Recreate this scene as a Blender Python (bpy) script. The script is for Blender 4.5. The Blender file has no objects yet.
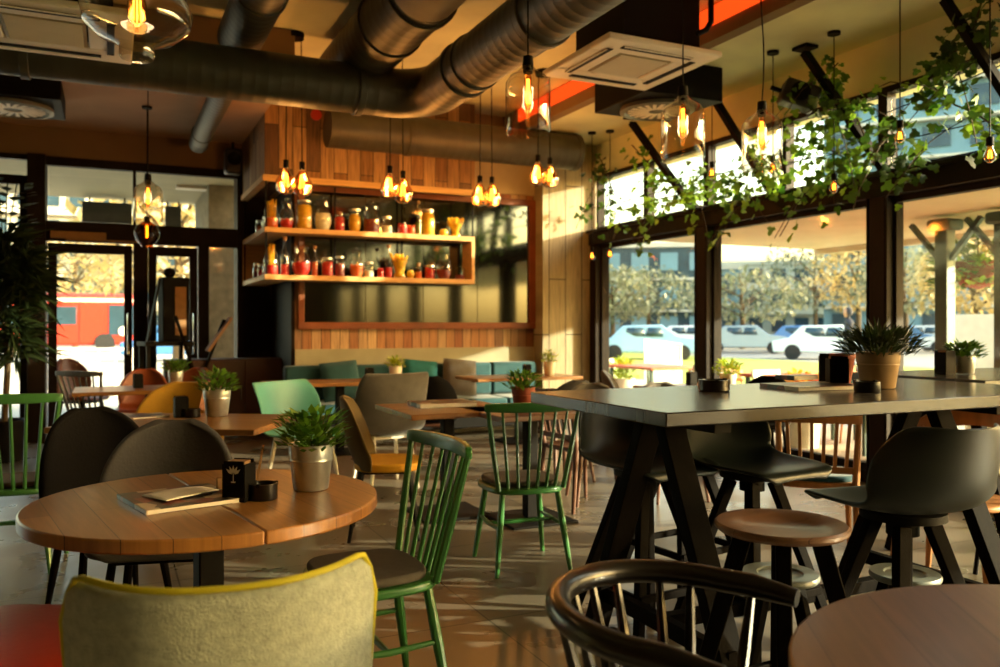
import bpy, bmesh, math, random
from mathutils import Vector, Matrix
R=math.radians; PI=math.pi
S=bpy.context.scene; COL=S.collection
# ------------------------------------------------------------ camera, sky, sun, exposure
YAW=R(25.2); CA,SA=math.cos(YAW),math.sin(YAW); F=830.0; HZ=326.5; CH=1.30
cd=bpy.data.cameras.new('camera'); cam=bpy.data.objects.new('camera',cd); COL.objects.link(cam)
cam.location=(0,0,CH); cam.rotation_euler=(PI/2,0,-YAW)
cd.sensor_width=36; cd.lens=36*F/1000; cd.shift_y=-(333.5-HZ)/1000; cd.clip_start=.05; cd.clip_end=600
cd.dof.use_dof=True; cd.dof.focus_distance=2.9; cd.dof.aperture_fstop=2.9
S.camera=cam
S.view_settings.view_transform='Standard'; S.view_settings.look='None'; S.view_settings.gamma=1
S.view_settings.use_curve_mapping=False; S.view_settings.exposure=0.38
S.cycles.use_denoising=True; S.cycles.max_bounces=10; S.cycles.diffuse_bounces=5; S.cycles.glossy_bounces=4
S.cycles.transparent_max_bounces=16; S.cycles.sample_clamp_indirect=6; S.cycles.caustics_reflective=False; S.cycles.caustics_refractive=False
w=bpy.data.worlds.new('sky'); S.world=w; w.use_nodes=True; nt=w.node_tree; bg=nt.nodes['Background']
sk=nt.nodes.new('ShaderNodeTexSky'); sk.sky_type='NISHITA'; sk.sun_disc=False
SUNH=Vector((-.86,.51,0)).normalized(); SUNE=R(12.5)
sk.sun_elevation=R(16); sk.sun_rotation=math.atan2(-SUNH.x,-SUNH.y); sk.air_density=1.6; sk.dust_density=4; sk.ozone_density=1
nt.links.new(sk.outputs[0],bg.inputs[0]); bg.inputs[1].default_value=1.15
sd=bpy.data.lights.new('sun','SUN'); sd.energy=14; sd.color=(1,.90,.64); sd.angle=R(.7)
sun=bpy.data.objects.new('sun',sd); COL.objects.link(sun)
sun.rotation_euler=(Vector((SUNH.x*math.cos(SUNE),SUNH.y*math.cos(SUNE),-math.sin(SUNE)))).to_track_quat('-Z','Y').to_euler()
# ------------------------------------------------------------ coordinates
def W(xc,zc,z=0): return Vector((xc*CA+zc*SA,-xc*SA+zc*CA,z))
def D(dx,dz):                       # heading (camera right, camera forward) -> rotz so that local +Y points there
    v=W(dx,dz); return math.atan2(v.y,v.x)-PI/2
def P(px,py,z):                     # point seen at a pixel lying at height z
    Z=(CH-z)*F/(py-HZ); return W((px-500)/F*Z,Z,z)
def PZ(px,py,Z): return W((px-500)/F*Z,Z,CH+(HZ-py)/F*Z)
def PY(px,py,Y):
    k=(px-500)/F; Z=Y/(CA-SA*k); return Vector(((k*CA+SA)*Z,Y,CH+(HZ-py)/F*Z))
def PX(px,py,X):
    k=(px-500)/F; Z=X/(k*CA+SA); return Vector((X,(CA-SA*k)*Z,CH+(HZ-py)/F*Z))
# ------------------------------------------------------------ mesh builder
class MB:
    def __init__(s): s.v=[]; s.f=[]
    def add(s,vs,fs):
        n=len(s.v); s.v+=[tuple(v) for v in vs]; s.f+=[tuple(i+n for i in f) for f in fs]; return s
    def box(s,c,d,m=None):
        x,y,z=[q/2 for q in d]; c=Vector(c)
        vs=[Vector((a*x,b*y,e*z)) for a in(-1,1) for b in(-1,1) for e in(-1,1)]
        if m: vs=[m@v for v in vs]
        return s.add([v+c for v in vs],[(0,1,3,2),(4,6,7,5),(0,4,5,1),(2,3,7,6),(0,2,6,4),(1,5,7,3)])
    def b2(s,a,b):
        return s.box([(p+q)/2 for p,q in zip(a,b)],[abs(q-p) for p,q in zip(a,b)])
    def bar(s,p,q,w,h,w2=None,h2=None,up=(0,0,1)):
        p,q=Vector(p),Vector(q); d=(q-p).normalized(); up=Vector(up)
        if abs(d.dot(up))>.98: up=Vector((0,1,0))
        a=d.cross(up).normalized(); b=a.cross(d); w2=w2 or w; h2=h2 or h
        vs=[]
        for o,ww,hh in((p,w,h),(q,w2,h2)):
            vs+=[o-a*ww/2-b*hh/2,o+a*ww/2-b*hh/2,o+a*ww/2+b*hh/2,o-a*ww/2+b*hh/2]
        return s.add(vs,[(3,2,1,0),(4,5,6,7),(0,1,5,4),(1,2,6,5),(2,3,7,6),(3,0,4,7)])
    def tube(s,pts,r,n=10,closed=False,cap=True,sx=1):
        pts=[Vector(p) for p in pts]; N=len(pts); rs=r if isinstance(r,(list,tuple)) else [r]*N
        vs=[]; pa=None
        for i,p in enumerate(pts):
            if closed: t=pts[(i+1)%N]-pts[i-1]
            else: t=pts[min(i+1,N-1)]-pts[max(i-1,0)]
            t.normalize()
            if pa is None:
                u=Vector((0,0,1)) if abs(t.z)<.9 else Vector((1,0,0)); pa=(u-t*u.dot(t)).normalized()
            else: pa=(pa-t*pa.dot(t)).normalized()
            pb=t.cross(pa)
            for k in range(n):
                a=2*PI*k/n; vs.append(p+(pa*math.cos(a)+pb*math.sin(a)*sx)*rs[i])
        fs=[]
        for i in range(N if closed else N-1):
            j=(i+1)%N
            for k in range(n): fs.append((i*n+k,i*n+(k+1)%n,j*n+(k+1)%n,j*n+k))
        if cap and not closed: fs+=[tuple(range(n))[::-1],tuple((N-1)*n+k for k in range(n))]
        return s.add(vs,fs)
    def rod(s,p,q,r,r2=None,n=12): return s.tube([p,q],[r,r2 or r],n)
    def lathe(s,prof,n=24,c=(0,0,0)):
        c=Vector(c); vs=[];fs=[]; ids=[]
        for r,z in prof:
            if r<1e-5: ids.append([len(vs)]); vs.append(c+Vector((0,0,z)))
            else:
                ids.append(list(range(len(vs),len(vs)+n)))
                vs+=[c+Vector((r*math.cos(2*PI*k/n),r*math.sin(2*PI*k/n),z)) for k in range(n)]
        for a,b in zip(ids,ids[1:]):
            for k in range(n):
                k2=(k+1)%n
                if len(a)==1 and len(b)==1: continue
                if len(a)==1: fs.append((a[0],b[k2],b[k]))
                elif len(b)==1: fs.append((a[k],a[k2],b[0]))
                else: fs.append((a[k],a[k2],b[k2],b[k]))
        return s.add(vs,fs)
    def prism(s,pts,z0,z1):
        n=len(pts); vs=[(x,y,z0) for x,y in pts]+[(x,y,z1) for x,y in pts]
        return s.add(vs,[tuple(range(n))[::-1],tuple(range(n,2*n))]+[(k,(k+1)%n,(k+1)%n+n,k+n) for k in range(n)])
    def grid(s,fn,nu,nv):
        vs=[fn(i/nu,j/nv) for j in range(nv+1) for i in range(nu+1)]
        return s.add(vs,[(j*(nu+1)+i,j*(nu+1)+i+1,(j+1)*(nu+1)+i+1,(j+1)*(nu+1)+i) for j in range(nv) for i in range(nu)])
    def leaf(s,p,d,up,L,wd,bend=.2):
        d=Vector(d).normalized(); up=Vector(up); a=d.cross(up)
        if a.length<1e-3: a=Vector((1,0,0))
        a.normalize(); u=a.cross(d); p=Vector(p)
        return s.add([p,p+d*L*.45+a*wd/2+u*bend*L*.1,p+d*L-u*bend*L*.4,p+d*L*.45-a*wd/2+u*bend*L*.1,p+d*L*.5-u*L*.04],[(0,1,4),(1,2,4),(2,3,4),(3,0,4)])
    def build(s,name,mat,parent=None,sm=35,bev=0,sol=0,sub=0,loc=None,rz=0,seg=2):
        me=bpy.data.meshes.new(name); me.from_pydata(s.v,[],s.f)
        bm=bmesh.new(); bm.from_mesh(me); bmesh.ops.recalc_face_normals(bm,faces=bm.faces); bm.to_mesh(me); bm.free()
        me.materials.append(mat); me.shade_smooth(); me.set_sharp_from_angle(angle=R(sm))
        o=bpy.data.objects.new(name,me); COL.objects.link(o)
        if parent: o.parent=parent
        if loc is not None: o.location=loc
        o.rotation_euler.z=rz
        if sol: m=o.modifiers.new('solid','SOLIDIFY'); m.thickness=sol; m.offset=0
        if bev: m=o.modifiers.new('bevel','BEVEL'); m.width=bev; m.segments=seg; m.limit_method='ANGLE'; m.angle_limit=R(40)
        if sub: m=o.modifiers.new('sub','SUBSURF'); m.levels=sub; m.render_levels=sub
        return o
def tag(o,label,cat,group=None,kind=None):
    if label: o['label']=label
    if cat: o['category']=cat
    if group: o['group']=group
    if kind: o['kind']=kind
    return o
def E(name,label,cat,loc=(0,0,0),rz=0,group=None):
    o=bpy.data.objects.new(name,None); COL.objects.link(o); o.location=loc; o.rotation_euler.z=rz; o.empty_display_size=.1
    return tag(o,label,cat,group)
def struct(o): o['kind']='structure'; return o
KIDS={}
def kids(o): return [c for c in bpy.data.objects if c.parent==o]
def dup(o,loc=None,rz=None,label=None,parent=None,ks=None,sc=None):
    c=o.copy(); COL.objects.link(c); c.parent=parent
    for ch in kids(o): dup(ch,parent=c)
    if loc is not None: c.location=loc
    if rz is not None: c.rotation_euler.z=rz
    if label: c['label']=label
    if sc: c.scale=sc if isinstance(sc,tuple) else (sc,)*3
    return c
# ------------------------------------------------------------ materials
def hexc(h):
    h=h.lstrip('#'); v=[int(h[i:i+2],16)/255 for i in(0,2,4)]
    return tuple((c/12.92 if c<=.04045 else ((c+.055)/1.055)**2.4) for c in v)+(1,)
MC={}
def base(name):
    m=bpy.data.materials.new(name); m.use_nodes=True; nt=m.node_tree; b=nt.nodes['Principled BSDF']; return m,nt,b
def mat(name,col,rough=.5,metal=0,var=.12,scale=8,bump=0,spec=None,coat=0,stretch=(1,1,1),em=None,ems=0,sheen=0,trans=0,bscale=None):
    if name in MC: return MC[name]
    m,nt,b=base(name); L=nt.links; c=hexc(col) if isinstance(col,str) else col
    tc=nt.nodes.new('ShaderNodeTexCoord'); mp=nt.nodes.new('ShaderNodeMapping'); mp.inputs['Scale'].default_value=stretch
    L.new(tc.outputs['Object'],mp.inputs[0])
    nz=nt.nodes.new('ShaderNodeTexNoise'); nz.inputs['Scale'].default_value=scale; nz.inputs['Detail'].default_value=6
    L.new(mp.outputs[0],nz.inputs['Vector'])
    r=nt.nodes.new('ShaderNodeValToRGB'); r.color_ramp.elements[0].position=.3; r.color_ramp.elements[1].position=.7
    r.color_ramp.elements[0].color=tuple(x*(1-var) for x in c[:3])+(1,); r.color_ramp.elements[1].color=tuple(min(1,x*(1+var)) for x in c[:3])+(1,)
    L.new(nz.outputs[0],r.inputs[0]); L.new(r.outputs[0],b.inputs['Base Color'])
    b.inputs['Roughness'].default_value=rough; b.inputs['Metallic'].default_value=metal
    if coat: b.inputs['Coat Weight'].default_value=coat; b.inputs['Coat Roughness'].default_value=.12
    if sheen: b.inputs['Sheen Weight'].default_value=sheen
    if spec is not None: b.inputs['Specular IOR Level'].default_value=spec
    if em: b.inputs['Emission Color'].default_value=hexc(em); b.inputs['Emission Strength'].default_value=ems
    if bump:
        n2=nt.nodes.new('ShaderNodeTexNoise'); n2.inputs['Scale'].default_value=bscale or scale*8; n2.inputs['Detail'].default_value=3; L.new(mp.outputs[0],n2.inputs['Vector'])
        bp=nt.nodes.new('ShaderNodeBump'); bp.inputs['Strength'].default_value=bump; bp.inputs['Distance'].default_value=.01
        L.new(n2.outputs[0],bp.inputs['Height']); L.new(bp.outputs[0],b.inputs['Normal'])
    MC[name]=m; return m
def planks(name,cols,pw,pl,axes='xy',rough=.5,gap=.003,grain=.35,gapc='#120a05',coat=0,bump=.25):
    """boards: pl long along first axis, pw wide along the second"""
    m,nt,b=base(name); L=nt.links; N=nt.nodes.new
    tc=N('ShaderNodeTexCoord'); sp=N('ShaderNodeSeparateXYZ'); cb=N('ShaderNodeCombineXYZ'); L.new(tc.outputs['Object'],sp.inputs[0])
    L.new(sp.outputs[axes[0].upper()],cb.inputs[0]); L.new(sp.outputs[axes[1].upper()],cb.inputs[1])
    br=N('ShaderNodeTexBrick'); br.inputs['Scale'].default_value=1; br.inputs['Brick Width'].default_value=pl; br.inputs['Row Height'].default_value=pw
    br.inputs['Mortar Size'].default_value=gap; br.offset=.37; br.inputs['Color1'].default_value=(0,0,0,1); br.inputs['Color2'].default_value=(1,1,1,1); br.inputs['Mortar'].default_value=(.5,.5,.5,1)
    L.new(cb.outputs[0],br.inputs['Vector'])
    rp=N('ShaderNodeValToRGB'); cr=rp.color_ramp
    while len(cr.elements)<len(cols): cr.elements.new(.5)
    for i,c in enumerate(cols): cr.elements[i].position=i/(len(cols)-1); cr.elements[i].color=hexc(c)
    L.new(br.outputs['Color'],rp.inputs[0])
    mp=N('ShaderNodeMapping'); mp.inputs['Scale'].default_value=(1.5,22,1); L.new(cb.outputs[0],mp.inputs[0])
    nz=N('ShaderNodeTexNoise'); nz.inputs['Scale'].default_value=2.2; nz.inputs['Detail'].default_value=8; nz.inputs['Distortion'].default_value=.6; L.new(mp.outputs[0],nz.inputs['Vector'])
    mr=N('ShaderNodeMapRange'); mr.inputs[1].default_value=.3; mr.inputs[2].default_value=.7; mr.inputs[3].default_value=1-grain; mr.inputs[4].default_value=1+grain*.4; L.new(nz.outputs[0],mr.inputs[0])
    mx=N('ShaderNodeMix'); mx.data_type='RGBA'; mx.blend_type='MULTIPLY'; mx.inputs[0].default_value=1
    L.new(rp.outputs[0],mx.inputs[6]); L.new(mr.outputs[0],mx.inputs[7])
    m2=N('ShaderNodeMix'); m2.data_type='RGBA'; L.new(br.outputs['Fac'],m2.inputs[0]); L.new(mx.outputs[2],m2.inputs[6]); m2.inputs[7].default_value=hexc(gapc)
    L.new(m2.outputs[2],b.inputs['Base Color']); b.inputs['Roughness'].default_value=rough
    if coat: b.inputs['Coat Weight'].default_value=coat; b.inputs['Coat Roughness'].default_value=.15
    bp=N('ShaderNodeBump'); bp.inputs['Strength'].default_value=bump; bp.inputs['Distance'].default_value=.004
    L.new(nz.outputs[0],bp.inputs['Height']); L.new(bp.outputs[0],b.inputs['Normal'])
    MC[name]=m; return m
def glass(name,tint='#ffffff',ior=1.45,refl=1,extra=.0,pw=4.5):
    m=bpy.data.materials.new(name); m.use_nodes=True; nt=m.node_tree; N=nt.nodes.new; nt.nodes.remove(nt.nodes['Principled BSDF'])
    t=N('ShaderNodeBsdfTransparent'); t.inputs[0].default_value=hexc(tint); g=N('ShaderNodeBsdfGlossy'); g.inputs['Roughness'].default_value=.06
    lw=N('ShaderNodeLayerWeight'); lw.inputs[0].default_value=.5; fr=N('ShaderNodeMath'); fr.operation='POWER'; fr.inputs[1].default_value=pw; nt.links.new(lw.outputs['Facing'],fr.inputs[0]); ad=N('ShaderNodeMath'); ad.operation='MULTIPLY_ADD'; ad.inputs[1].default_value=refl; ad.inputs[2].default_value=extra+.03; ad.use_clamp=True
    mx=N('ShaderNodeMixShader'); nt.links.new(fr.outputs[0],ad.inputs[0]); nt.links.new(ad.outputs[0],mx.inputs[0]); nt.links.new(t.outputs[0],mx.inputs[1]); nt.links.new(g.outputs[0],mx.inputs[2])
    nt.links.new(mx.outputs[0],nt.nodes['Material Output'].inputs[0]); return m
def emis(name,col,st):
    m=bpy.data.materials.new(name); m.use_nodes=True; nt=m.node_tree; nt.nodes.remove(nt.nodes['Principled BSDF'])
    e=nt.nodes.new('ShaderNodeEmission'); e.inputs[0].default_value=hexc(col); e.inputs[1].default_value=st; nt.links.new(e.outputs[0],nt.nodes['Material Output'].inputs[0]); return m
def leafmat(name,c1,c2):
    m,nt,b=base(name); L=nt.links; N=nt.nodes.new
    g=N('ShaderNodeNewGeometry'); r=N('ShaderNodeValToRGB'); r.color_ramp.elements[0].color=hexc(c1); r.color_ramp.elements[1].color=hexc(c2)
    L.new(g.outputs['Random Per Island'],r.inputs[0]); L.new(r.outputs[0],b.inputs['Base Color']); b.inputs['Roughness'].default_value=.45
    tr=N('ShaderNodeBsdfTranslucent'); L.new(r.outputs[0],tr.inputs[0]); mx=N('ShaderNodeMixShader'); mx.inputs[0].default_value=.4
    L.new(b.outputs[0],mx.inputs[1]); L.new(tr.outputs[0],mx.inputs[2]); L.new(mx.outputs[0],nt.nodes['Material Output'].inputs[0]); return m
GLASS=glass('window_glass','#f4f6f2',1.5); LAMPG=glass('lamp_glass','#f3ead8',1.5,.8,.03,2.2); BULBG=glass('bulb_glass','#ffcf88',1.45,1,.1,2); AMBERG=glass('amber_glass','#c9812c',1.6,1.5,.06); JARG=glass('jar_glass','#f6f8f4',1.5,1.2,.06,2.6)
M=dict(
 black=mat('black_metal','#0f0d0b',.6,.0,.2,spec=.1), steel=mat('dark_frame','#1c130c',.6,0,.2,spec=.15), ext_steel=mat('grey_green_steel','#43584f',.5,.2),
 galv=mat('galvanised_steel','#d4d6d0',.3,.85,.12,20), chrome=mat('chrome','#c8c8c8',.15,1),
 duct=mat('spiral_duct_metal','#4c4a3c',.5,.35,.15,5), ductlight=mat('insulated_duct','#8d7f66',.6,.1,.12,6,.2),
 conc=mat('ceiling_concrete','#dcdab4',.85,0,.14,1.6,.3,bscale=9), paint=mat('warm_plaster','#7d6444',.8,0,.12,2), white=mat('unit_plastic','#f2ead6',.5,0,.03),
 green=mat('green_paint','#2f6b2e',.38,0,.14,9,coat=.25), greenl=mat('pale_green_paint','#3b7038',.38,0,.12,9,coat=.25), pad=mat('grey_seat_pad','#5a554e',.9,0,.1,30,.3),
 blk=mat('black_plastic','#17171a',.42,0,.1), shell=mat('dark_shell_plastic','#1a2221',.42,0,.08,5,spec=.35), timber=mat('black_stained_timber','#0e0b09',.7,0,.35,4,.15,stretch=(12,12,1),spec=.03),
 blkgl=mat('black_lacquer','#0e0a08',.3,0,.2,coat=.25,spec=.3), oak=mat('light_oak','#a8703a',.5,0,.2,3,.1,stretch=(9,9,1)), redoak=mat('red_brown_timber','#573018',.5,0,.2,3,.1,stretch=(9,9,1)),
 teal=mat('teal_fabric','#09424b',.85,0,.12,14,.2,sheen=.2), tealp=mat('pale_teal_plastic','#57a596',.4,0,.05), mustard=mat('mustard_felt','#b0820f',.8,0,.12,10,.15,sheen=.2),
 greyf=mat('grey_fabric','#57524b',.9,0,.12,16,.3,sheen=.2), gchair=mat('grey_felt','#423f3d',.8,0,.1,10,.25), bchair=mat('black_felt','#0d0a09',.9,0,.1,10,.2,spec=.15),
 felt=mat('grey_green_wool','#9fa89a',.95,0,.22,60,.6,sheen=.3,bscale=260), piping=mat('lime_piping','#a8a112',.7,0,.1), leather=mat('red_orange_leather','#a02a10',.3,0,.12,5,.06,coat=.3), brleather=mat('brown_leather','#7a3a1a',.5,0,.15,6),
 soil=mat('soil','#20150c',.95,0,.3,30), terra=mat('terracotta','#8a3d22',.7,0,.12), paper=mat('printed_paper','#e8e3d8',.6,0,.08,22), kraft=mat('kraft_card','#8f6a42',.8,0,.12,12), redp=mat('red_plastic','#c02a12',.4),
 orange=mat('orange_paint','#d9581a',.5), canvas=mat('pale_canvas','#d9d6c0',.8,0,.06), roofc=mat('veranda_soffit','#c9bd97',.8,0,.08,2), pave=mat('pale_paving','#b8ae9c',.8,0,.1,1.2), road=mat('asphalt','#7d7c78',.9,0,.1,1), grass=mat('lawn','#8f9a35',.95,0,.2,3),
 cream=mat('cream_render','#cfc7b2',.85,0,.08,.6), bluegl=mat('blue_grey_cladding','#6d8f99',.5,0,.15,.4), dkgl=mat('dark_glazing','#2b4350',.2,.1,.25,.7), brickb=mat('brown_render','#8c7560',.85,0,.15,.5),
 stem=mat('stem','#4b3a1e',.8), ivystem=mat('ivy_stem','#3c2c16',.8), skin=mat('skin','#b98566',.6), cloth=mat('dark_coat','#2a2a34',.85), tyre=mat('tyre','#1a1a1a',.8))
M['cartable']=planks('oak_boards',['#8f5f2b','#a67137','#825425','#9e6c32'],.115,9,'xy',.36,.0012,.28,'#3a1d0c',.25,.08)
M['walnut']=planks('walnut_boards',['#6b4a32','#7a583f','#644431'],.16,9,'xy',.42,.001,.22,'#3a1d0c',.15,.08)
M['greytop']=planks('grey_weathered_boards',['#3d3830','#4a443a','#352f28'],.16,9,'xy',.26,.0012,.3,'#1a1510',.3,.1)
M['wallw']=planks('reclaimed_boards_upright',['#6a4526','#a87a45','#8a6236','#bd9560','#5a3b20','#977042'],.15,.75,'zx',.65,.004,.5)
M['wallw2']=planks('reclaimed_boards_side',['#6a4526','#a87a45','#8a6236','#bd9560','#5a3b20'],.13,1.7,'zy',.65,.004,.5)
M['strip']=planks('short_upright_boards',['#7a3a1c','#b58355','#9a5a30','#c9a77c','#5f2c16'],.11,.9,'zx',.6,.004,.4)
M['colw']=planks('pale_boards_upright',['#8f8468','#b8ac88','#a59878','#7c7052'],.24,1.9,'zx',.7,.006,.35)
M['shelfw']=mat('shelf_pine','#d2a868',.5,0,.2,3,.1,stretch=(1,10,10))
M['floor']=None
# ------------------------------------------------------------ the room
YF,YD,XW=9.5,10.76,5.76; CZ=3.95; LZ=3.66; BX=1.5; HB=9.1
def floormat():
    m,nt,b=base('polished_floor_tiles'); L=nt.links; N=nt.nodes.new
    tc=N('ShaderNodeTexCoord'); br=N('ShaderNodeTexBrick'); br.inputs['Scale'].default_value=1; br.inputs['Brick Width'].default_value=1.2; br.inputs['Row Height'].default_value=1.2
    br.offset=0; br.inputs['Mortar Size'].default_value=.004; br.inputs['Color1'].default_value=hexc('#6b6152'); br.inputs['Color2'].default_value=hexc('#786c5a'); br.inputs['Mortar'].default_value=hexc('#2a221a')
    mp=N('ShaderNodeMapping'); mp.inputs['Location'].default_value=(-.32,.25,0); L.new(tc.outputs['Object'],mp.inputs[0]); L.new(mp.outputs[0],br.inputs['Vector'])
    nz=N('ShaderNodeTexNoise'); nz.inputs['Scale'].default_value=2.2; nz.inputs['Detail'].default_value=8; L.new(tc.outputs['Object'],nz.inputs['Vector'])
    mr=N('ShaderNodeMapRange'); mr.inputs[1].default_value=.3; mr.inputs[2].default_value=.7; mr.inputs[3].default_value=.75; mr.inputs[4].default_value=1.15; L.new(nz.outputs[0],mr.inputs[0])
    mx=N('ShaderNodeMix'); mx.data_type='RGBA'; mx.blend_type='MULTIPLY'; mx.inputs[0].default_value=1; L.new(br.outputs[0],mx.inputs[6]); L.new(mr.outputs[0],mx.inputs[7]); L.new(mx.outputs[2],b.inputs['Base Color'])
    m2=N('ShaderNodeMapRange'); m2.inputs[1].default_value=.3; m2.inputs[2].default_value=.7; m2.inputs[3].default_value=.22; m2.inputs[4].default_value=.4; L.new(nz.outputs[0],m2.inputs[0]); L.new(m2.outputs[0],b.inputs['Roughness'])
    return m
struct(MB().b2((-6,-5,-.1),(XW,YD,0)).build('floor',floormat()))
c=MB(); c.b2((-6,-5,CZ),(4.5,YD+.3,CZ+.2)); c.b2((4.62,-5,LZ),(XW+.35,YD+.3,LZ+.64)); struct(c.build('ceiling',M['conc']))
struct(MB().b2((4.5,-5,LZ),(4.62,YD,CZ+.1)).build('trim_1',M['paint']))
struct(MB().b2((-6,7.5,3.58),(BX,YD,CZ)).build('trim_26',mat('pinkish_plaster','#b08f70',.85,0,.1,2)))
struct(MB().b2((-6.2,-5,0),(-6,YD,CZ)).build('wall_left',M['paint']))
q=MB(); q.b2((-6,-5.2,0),(XW,-5,CZ)); struct(q.build('wall_behind',M['paint']))
# orange light line of the ceiling recess
o=MB().b2((4.475,.6,3.78),(4.5,YF-.5,3.93)).build('light_strip',emis('orange_led','#ff4a12',1.15)); tag(o,'long glowing orange light strip along the raised ceiling edge','light strip')
# window wall : posts, beam, head, glazing
head=MB().b2((XW-.02,-5,3.25),(XW+.33,YD,LZ)); head.b2((XW-.02,-5,0),(XW+.2,-4.2,3.25)); struct(head.build('wall_right',M['conc']))
bm_=MB().b2((XW-.14,-5,2.35),(XW+.12,YF,2.53)); bm_.b2((XW-.18,-5,2.50),(XW-.02,YF,2.54)); struct(bm_.build('trim_2',M['steel'],bev=.006))
posts=[9.2,7.02,4.80,2.56,.3,-1.9,-4.2]; n=0
sill=MB().b2((XW-.06,-5,0),(XW+.08,YF,.10)); struct(sill.build('baseboard_right',M['steel'],bev=.004))
for i,y in enumerate(posts):
    s=MB().b2((XW-.12,y-.075,0),(XW+.1,y+.075,2.36)); s.b2((XW-.125,y-.1,0),(XW-.03,y-.085,2.36)); s.b2((XW-.125,y+.085,0),(XW-.03,y+.1,2.36)); o=s.build('trim_%d'%(i+3),M['steel'],bev=.004); struct(o)
w_=0
for i in range(len(posts)-1):
    y1,y0=posts[i]-.075,posts[i+1]+.075
    w_+=1; f=MB()
    for a,b in(((y0,.1),(y0+.05,2.35)),((y1-.05,.1),(y1,2.35)),((y0+.05,.1),(y1-.05,.16)),((y0+.05,2.3),(y1-.05,2.35))): f.b2((XW-.04,a[0],a[1]),(XW+.04,b[0],b[1]))
    fo=struct(f.build('window_%d'%w_,M['ext_steel'] if i<0 else M['steel'])); MB().b2((XW-.006,y0+.05,.16),(XW+.006,y1-.05,2.3)).build('pane',GLASS,fo)
    ym=(posts[i]+posts[i+1])/2
    for (a0,a1) in((ym,posts[i]),(posts[i+1],ym)):
        w_+=1; f=MB(); a0+=.0; a1-=.0
        f.b2((XW-.05,a0,2.54),(XW+.05,a0+.045,3.25)); f.b2((XW-.05,a1-.045,2.54),(XW+.05,a1,3.25)); f.b2((XW-.05,a0+.045,2.54),(XW+.05,a1-.045,2.58)); f.b2((XW-.05,a0+.045,3.2),(XW+.05,a1-.045,3.25))
        fo=struct(f.build('window_%d'%w_,M['steel'])); MB().b2((XW-.006,a0+.045,2.58),(XW+.006,a1-.045,3.2)).build('pane',GLASS,fo)
# back-right pale board column and mirror wall
struct(MB().b2((4.95,9.25,0),(XW-.0,YD,LZ)).build('wall_corner',M['colw']))
struct(MB().b2((1.9,YF,0),(4.95,YD,CZ)).build('wall_back',M['strip']))
q=MB().b2((1.9,YF-.03,.0),(4.95,YF,1.04)); struct(q.build('trim_20',mat('pale_dado','#97937a',.7,0,.14,3)))
q=MB().b2((3.96,YF-.03,2.98),(4.95,YF,CZ)); struct(q.build('trim_21',mat('pale_plaster','#b8a27a',.8,0,.12,3)))
# hood box of reclaimed boards
q=MB().b2((BX,HB,2.92),(3.95,YF,CZ)); q.b2((BX,YF,2.92),(1.9,YD,CZ)); ob=q.build('trim_22',M['wallw']); struct(ob)
ob.data.materials.append(M['wallw2'])
for p in ob.data.polygons:
    if abs(p.normal.x)>.7: p.material_index=1
q=MB().b2((BX-.02,HB-.02,2.86),(3.97,HB+.06,2.925)); q.b2((BX-.02,HB,2.86),(BX+.06,YD,2.925)); struct(q.build('trim_23',M['shelfw']))
struct(MB().b2((BX+.06,HB+.06,2.9),(3.95,YF,2.915)).build('trim_24',M['steel']))
struct(MB().b2((1.86,YF+.0,0),(1.9,YD,2.9)).build('trim_25',M['steel']))
# mirror
mm=bpy.data.materials.new('mirror'); mm.use_nodes=True; b=mm.node_tree.nodes['Principled BSDF']; b.inputs['Metallic'].default_value=1; b.inputs['Roughness'].default_value=.07; b.inputs['Base Color'].default_value=(.15,.16,.145,1)
mr=E('wall_mirror','large four pane wall mirror in a wooden frame behind the jar shelves','mirror',(0,YF,0))
ff=MB()
for a,b in(((1.93,1.27),(4.95,1.35)),((1.93,2.84),(4.95,2.92)),((1.93,1.35),(2.0,2.84)),((4.86,1.35),(4.95,2.84))): ff.b2((a[0],-.06,a[1]),(b[0],-.005,b[1]))
ff.build('frame',mat('mirror_frame_wood','#7a3f18',.5,0,.25,4,.1),mr,bev=.005)
for k in range(4):
    x0=2.0+k*.715; MB().b2((x0+.004,-.03,1.35),(x0+.711,-.01,2.84)).build('mirror_pane',mm,mr)
# door wall
def yx(px): return PY(px,300,YD).x
q=MB(); q.b2((-6,YD,3.24),(1.9,YD+.3,CZ)); struct(q.build('wall_far',M['paint']))
xA,xB,xC,xD,xE,xF_=yx(28),yx(46),yx(124),yx(148),yx(200),yx(237)
struct(MB().b2((xA,YD-.14,0),(xB,YD+.3,3.24)).build('trim_30',M['steel'],bev=.005))
struct(MB().b2((xB,YD-.03,3.14),(xF_,YD+.06,3.24)).build('trim_31',M['steel']))
zt=CH+(HZ-230)/F*9.87
q=MB().b2((xB,YD-.03,zt-.17),(xF_,YD+.06,zt+.06)); q.b2((yx(133),YD-.03,zt+.06),(yx(136),YD+.06,3.14)); struct(q.build('trim_32',M['steel']))
struct(MB().b2((xF_,YD-.04,0),(1.9,YD+.3,3.24)).build('wall_dark',M['steel']))
struct(MB().b2((xC+.1,YD-.05,0),(xD,YD+.06,zt-.17)).build('trim_33',M['steel']))
struct(MB().b2((xE-.02,YD-.05,0),(xE+.1,YD+.06,zt-.17)).build('trim_34',M['steel']))
MB().b2((xB,YD,zt+.06),(xF_,YD+.01,3.14)); 
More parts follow.
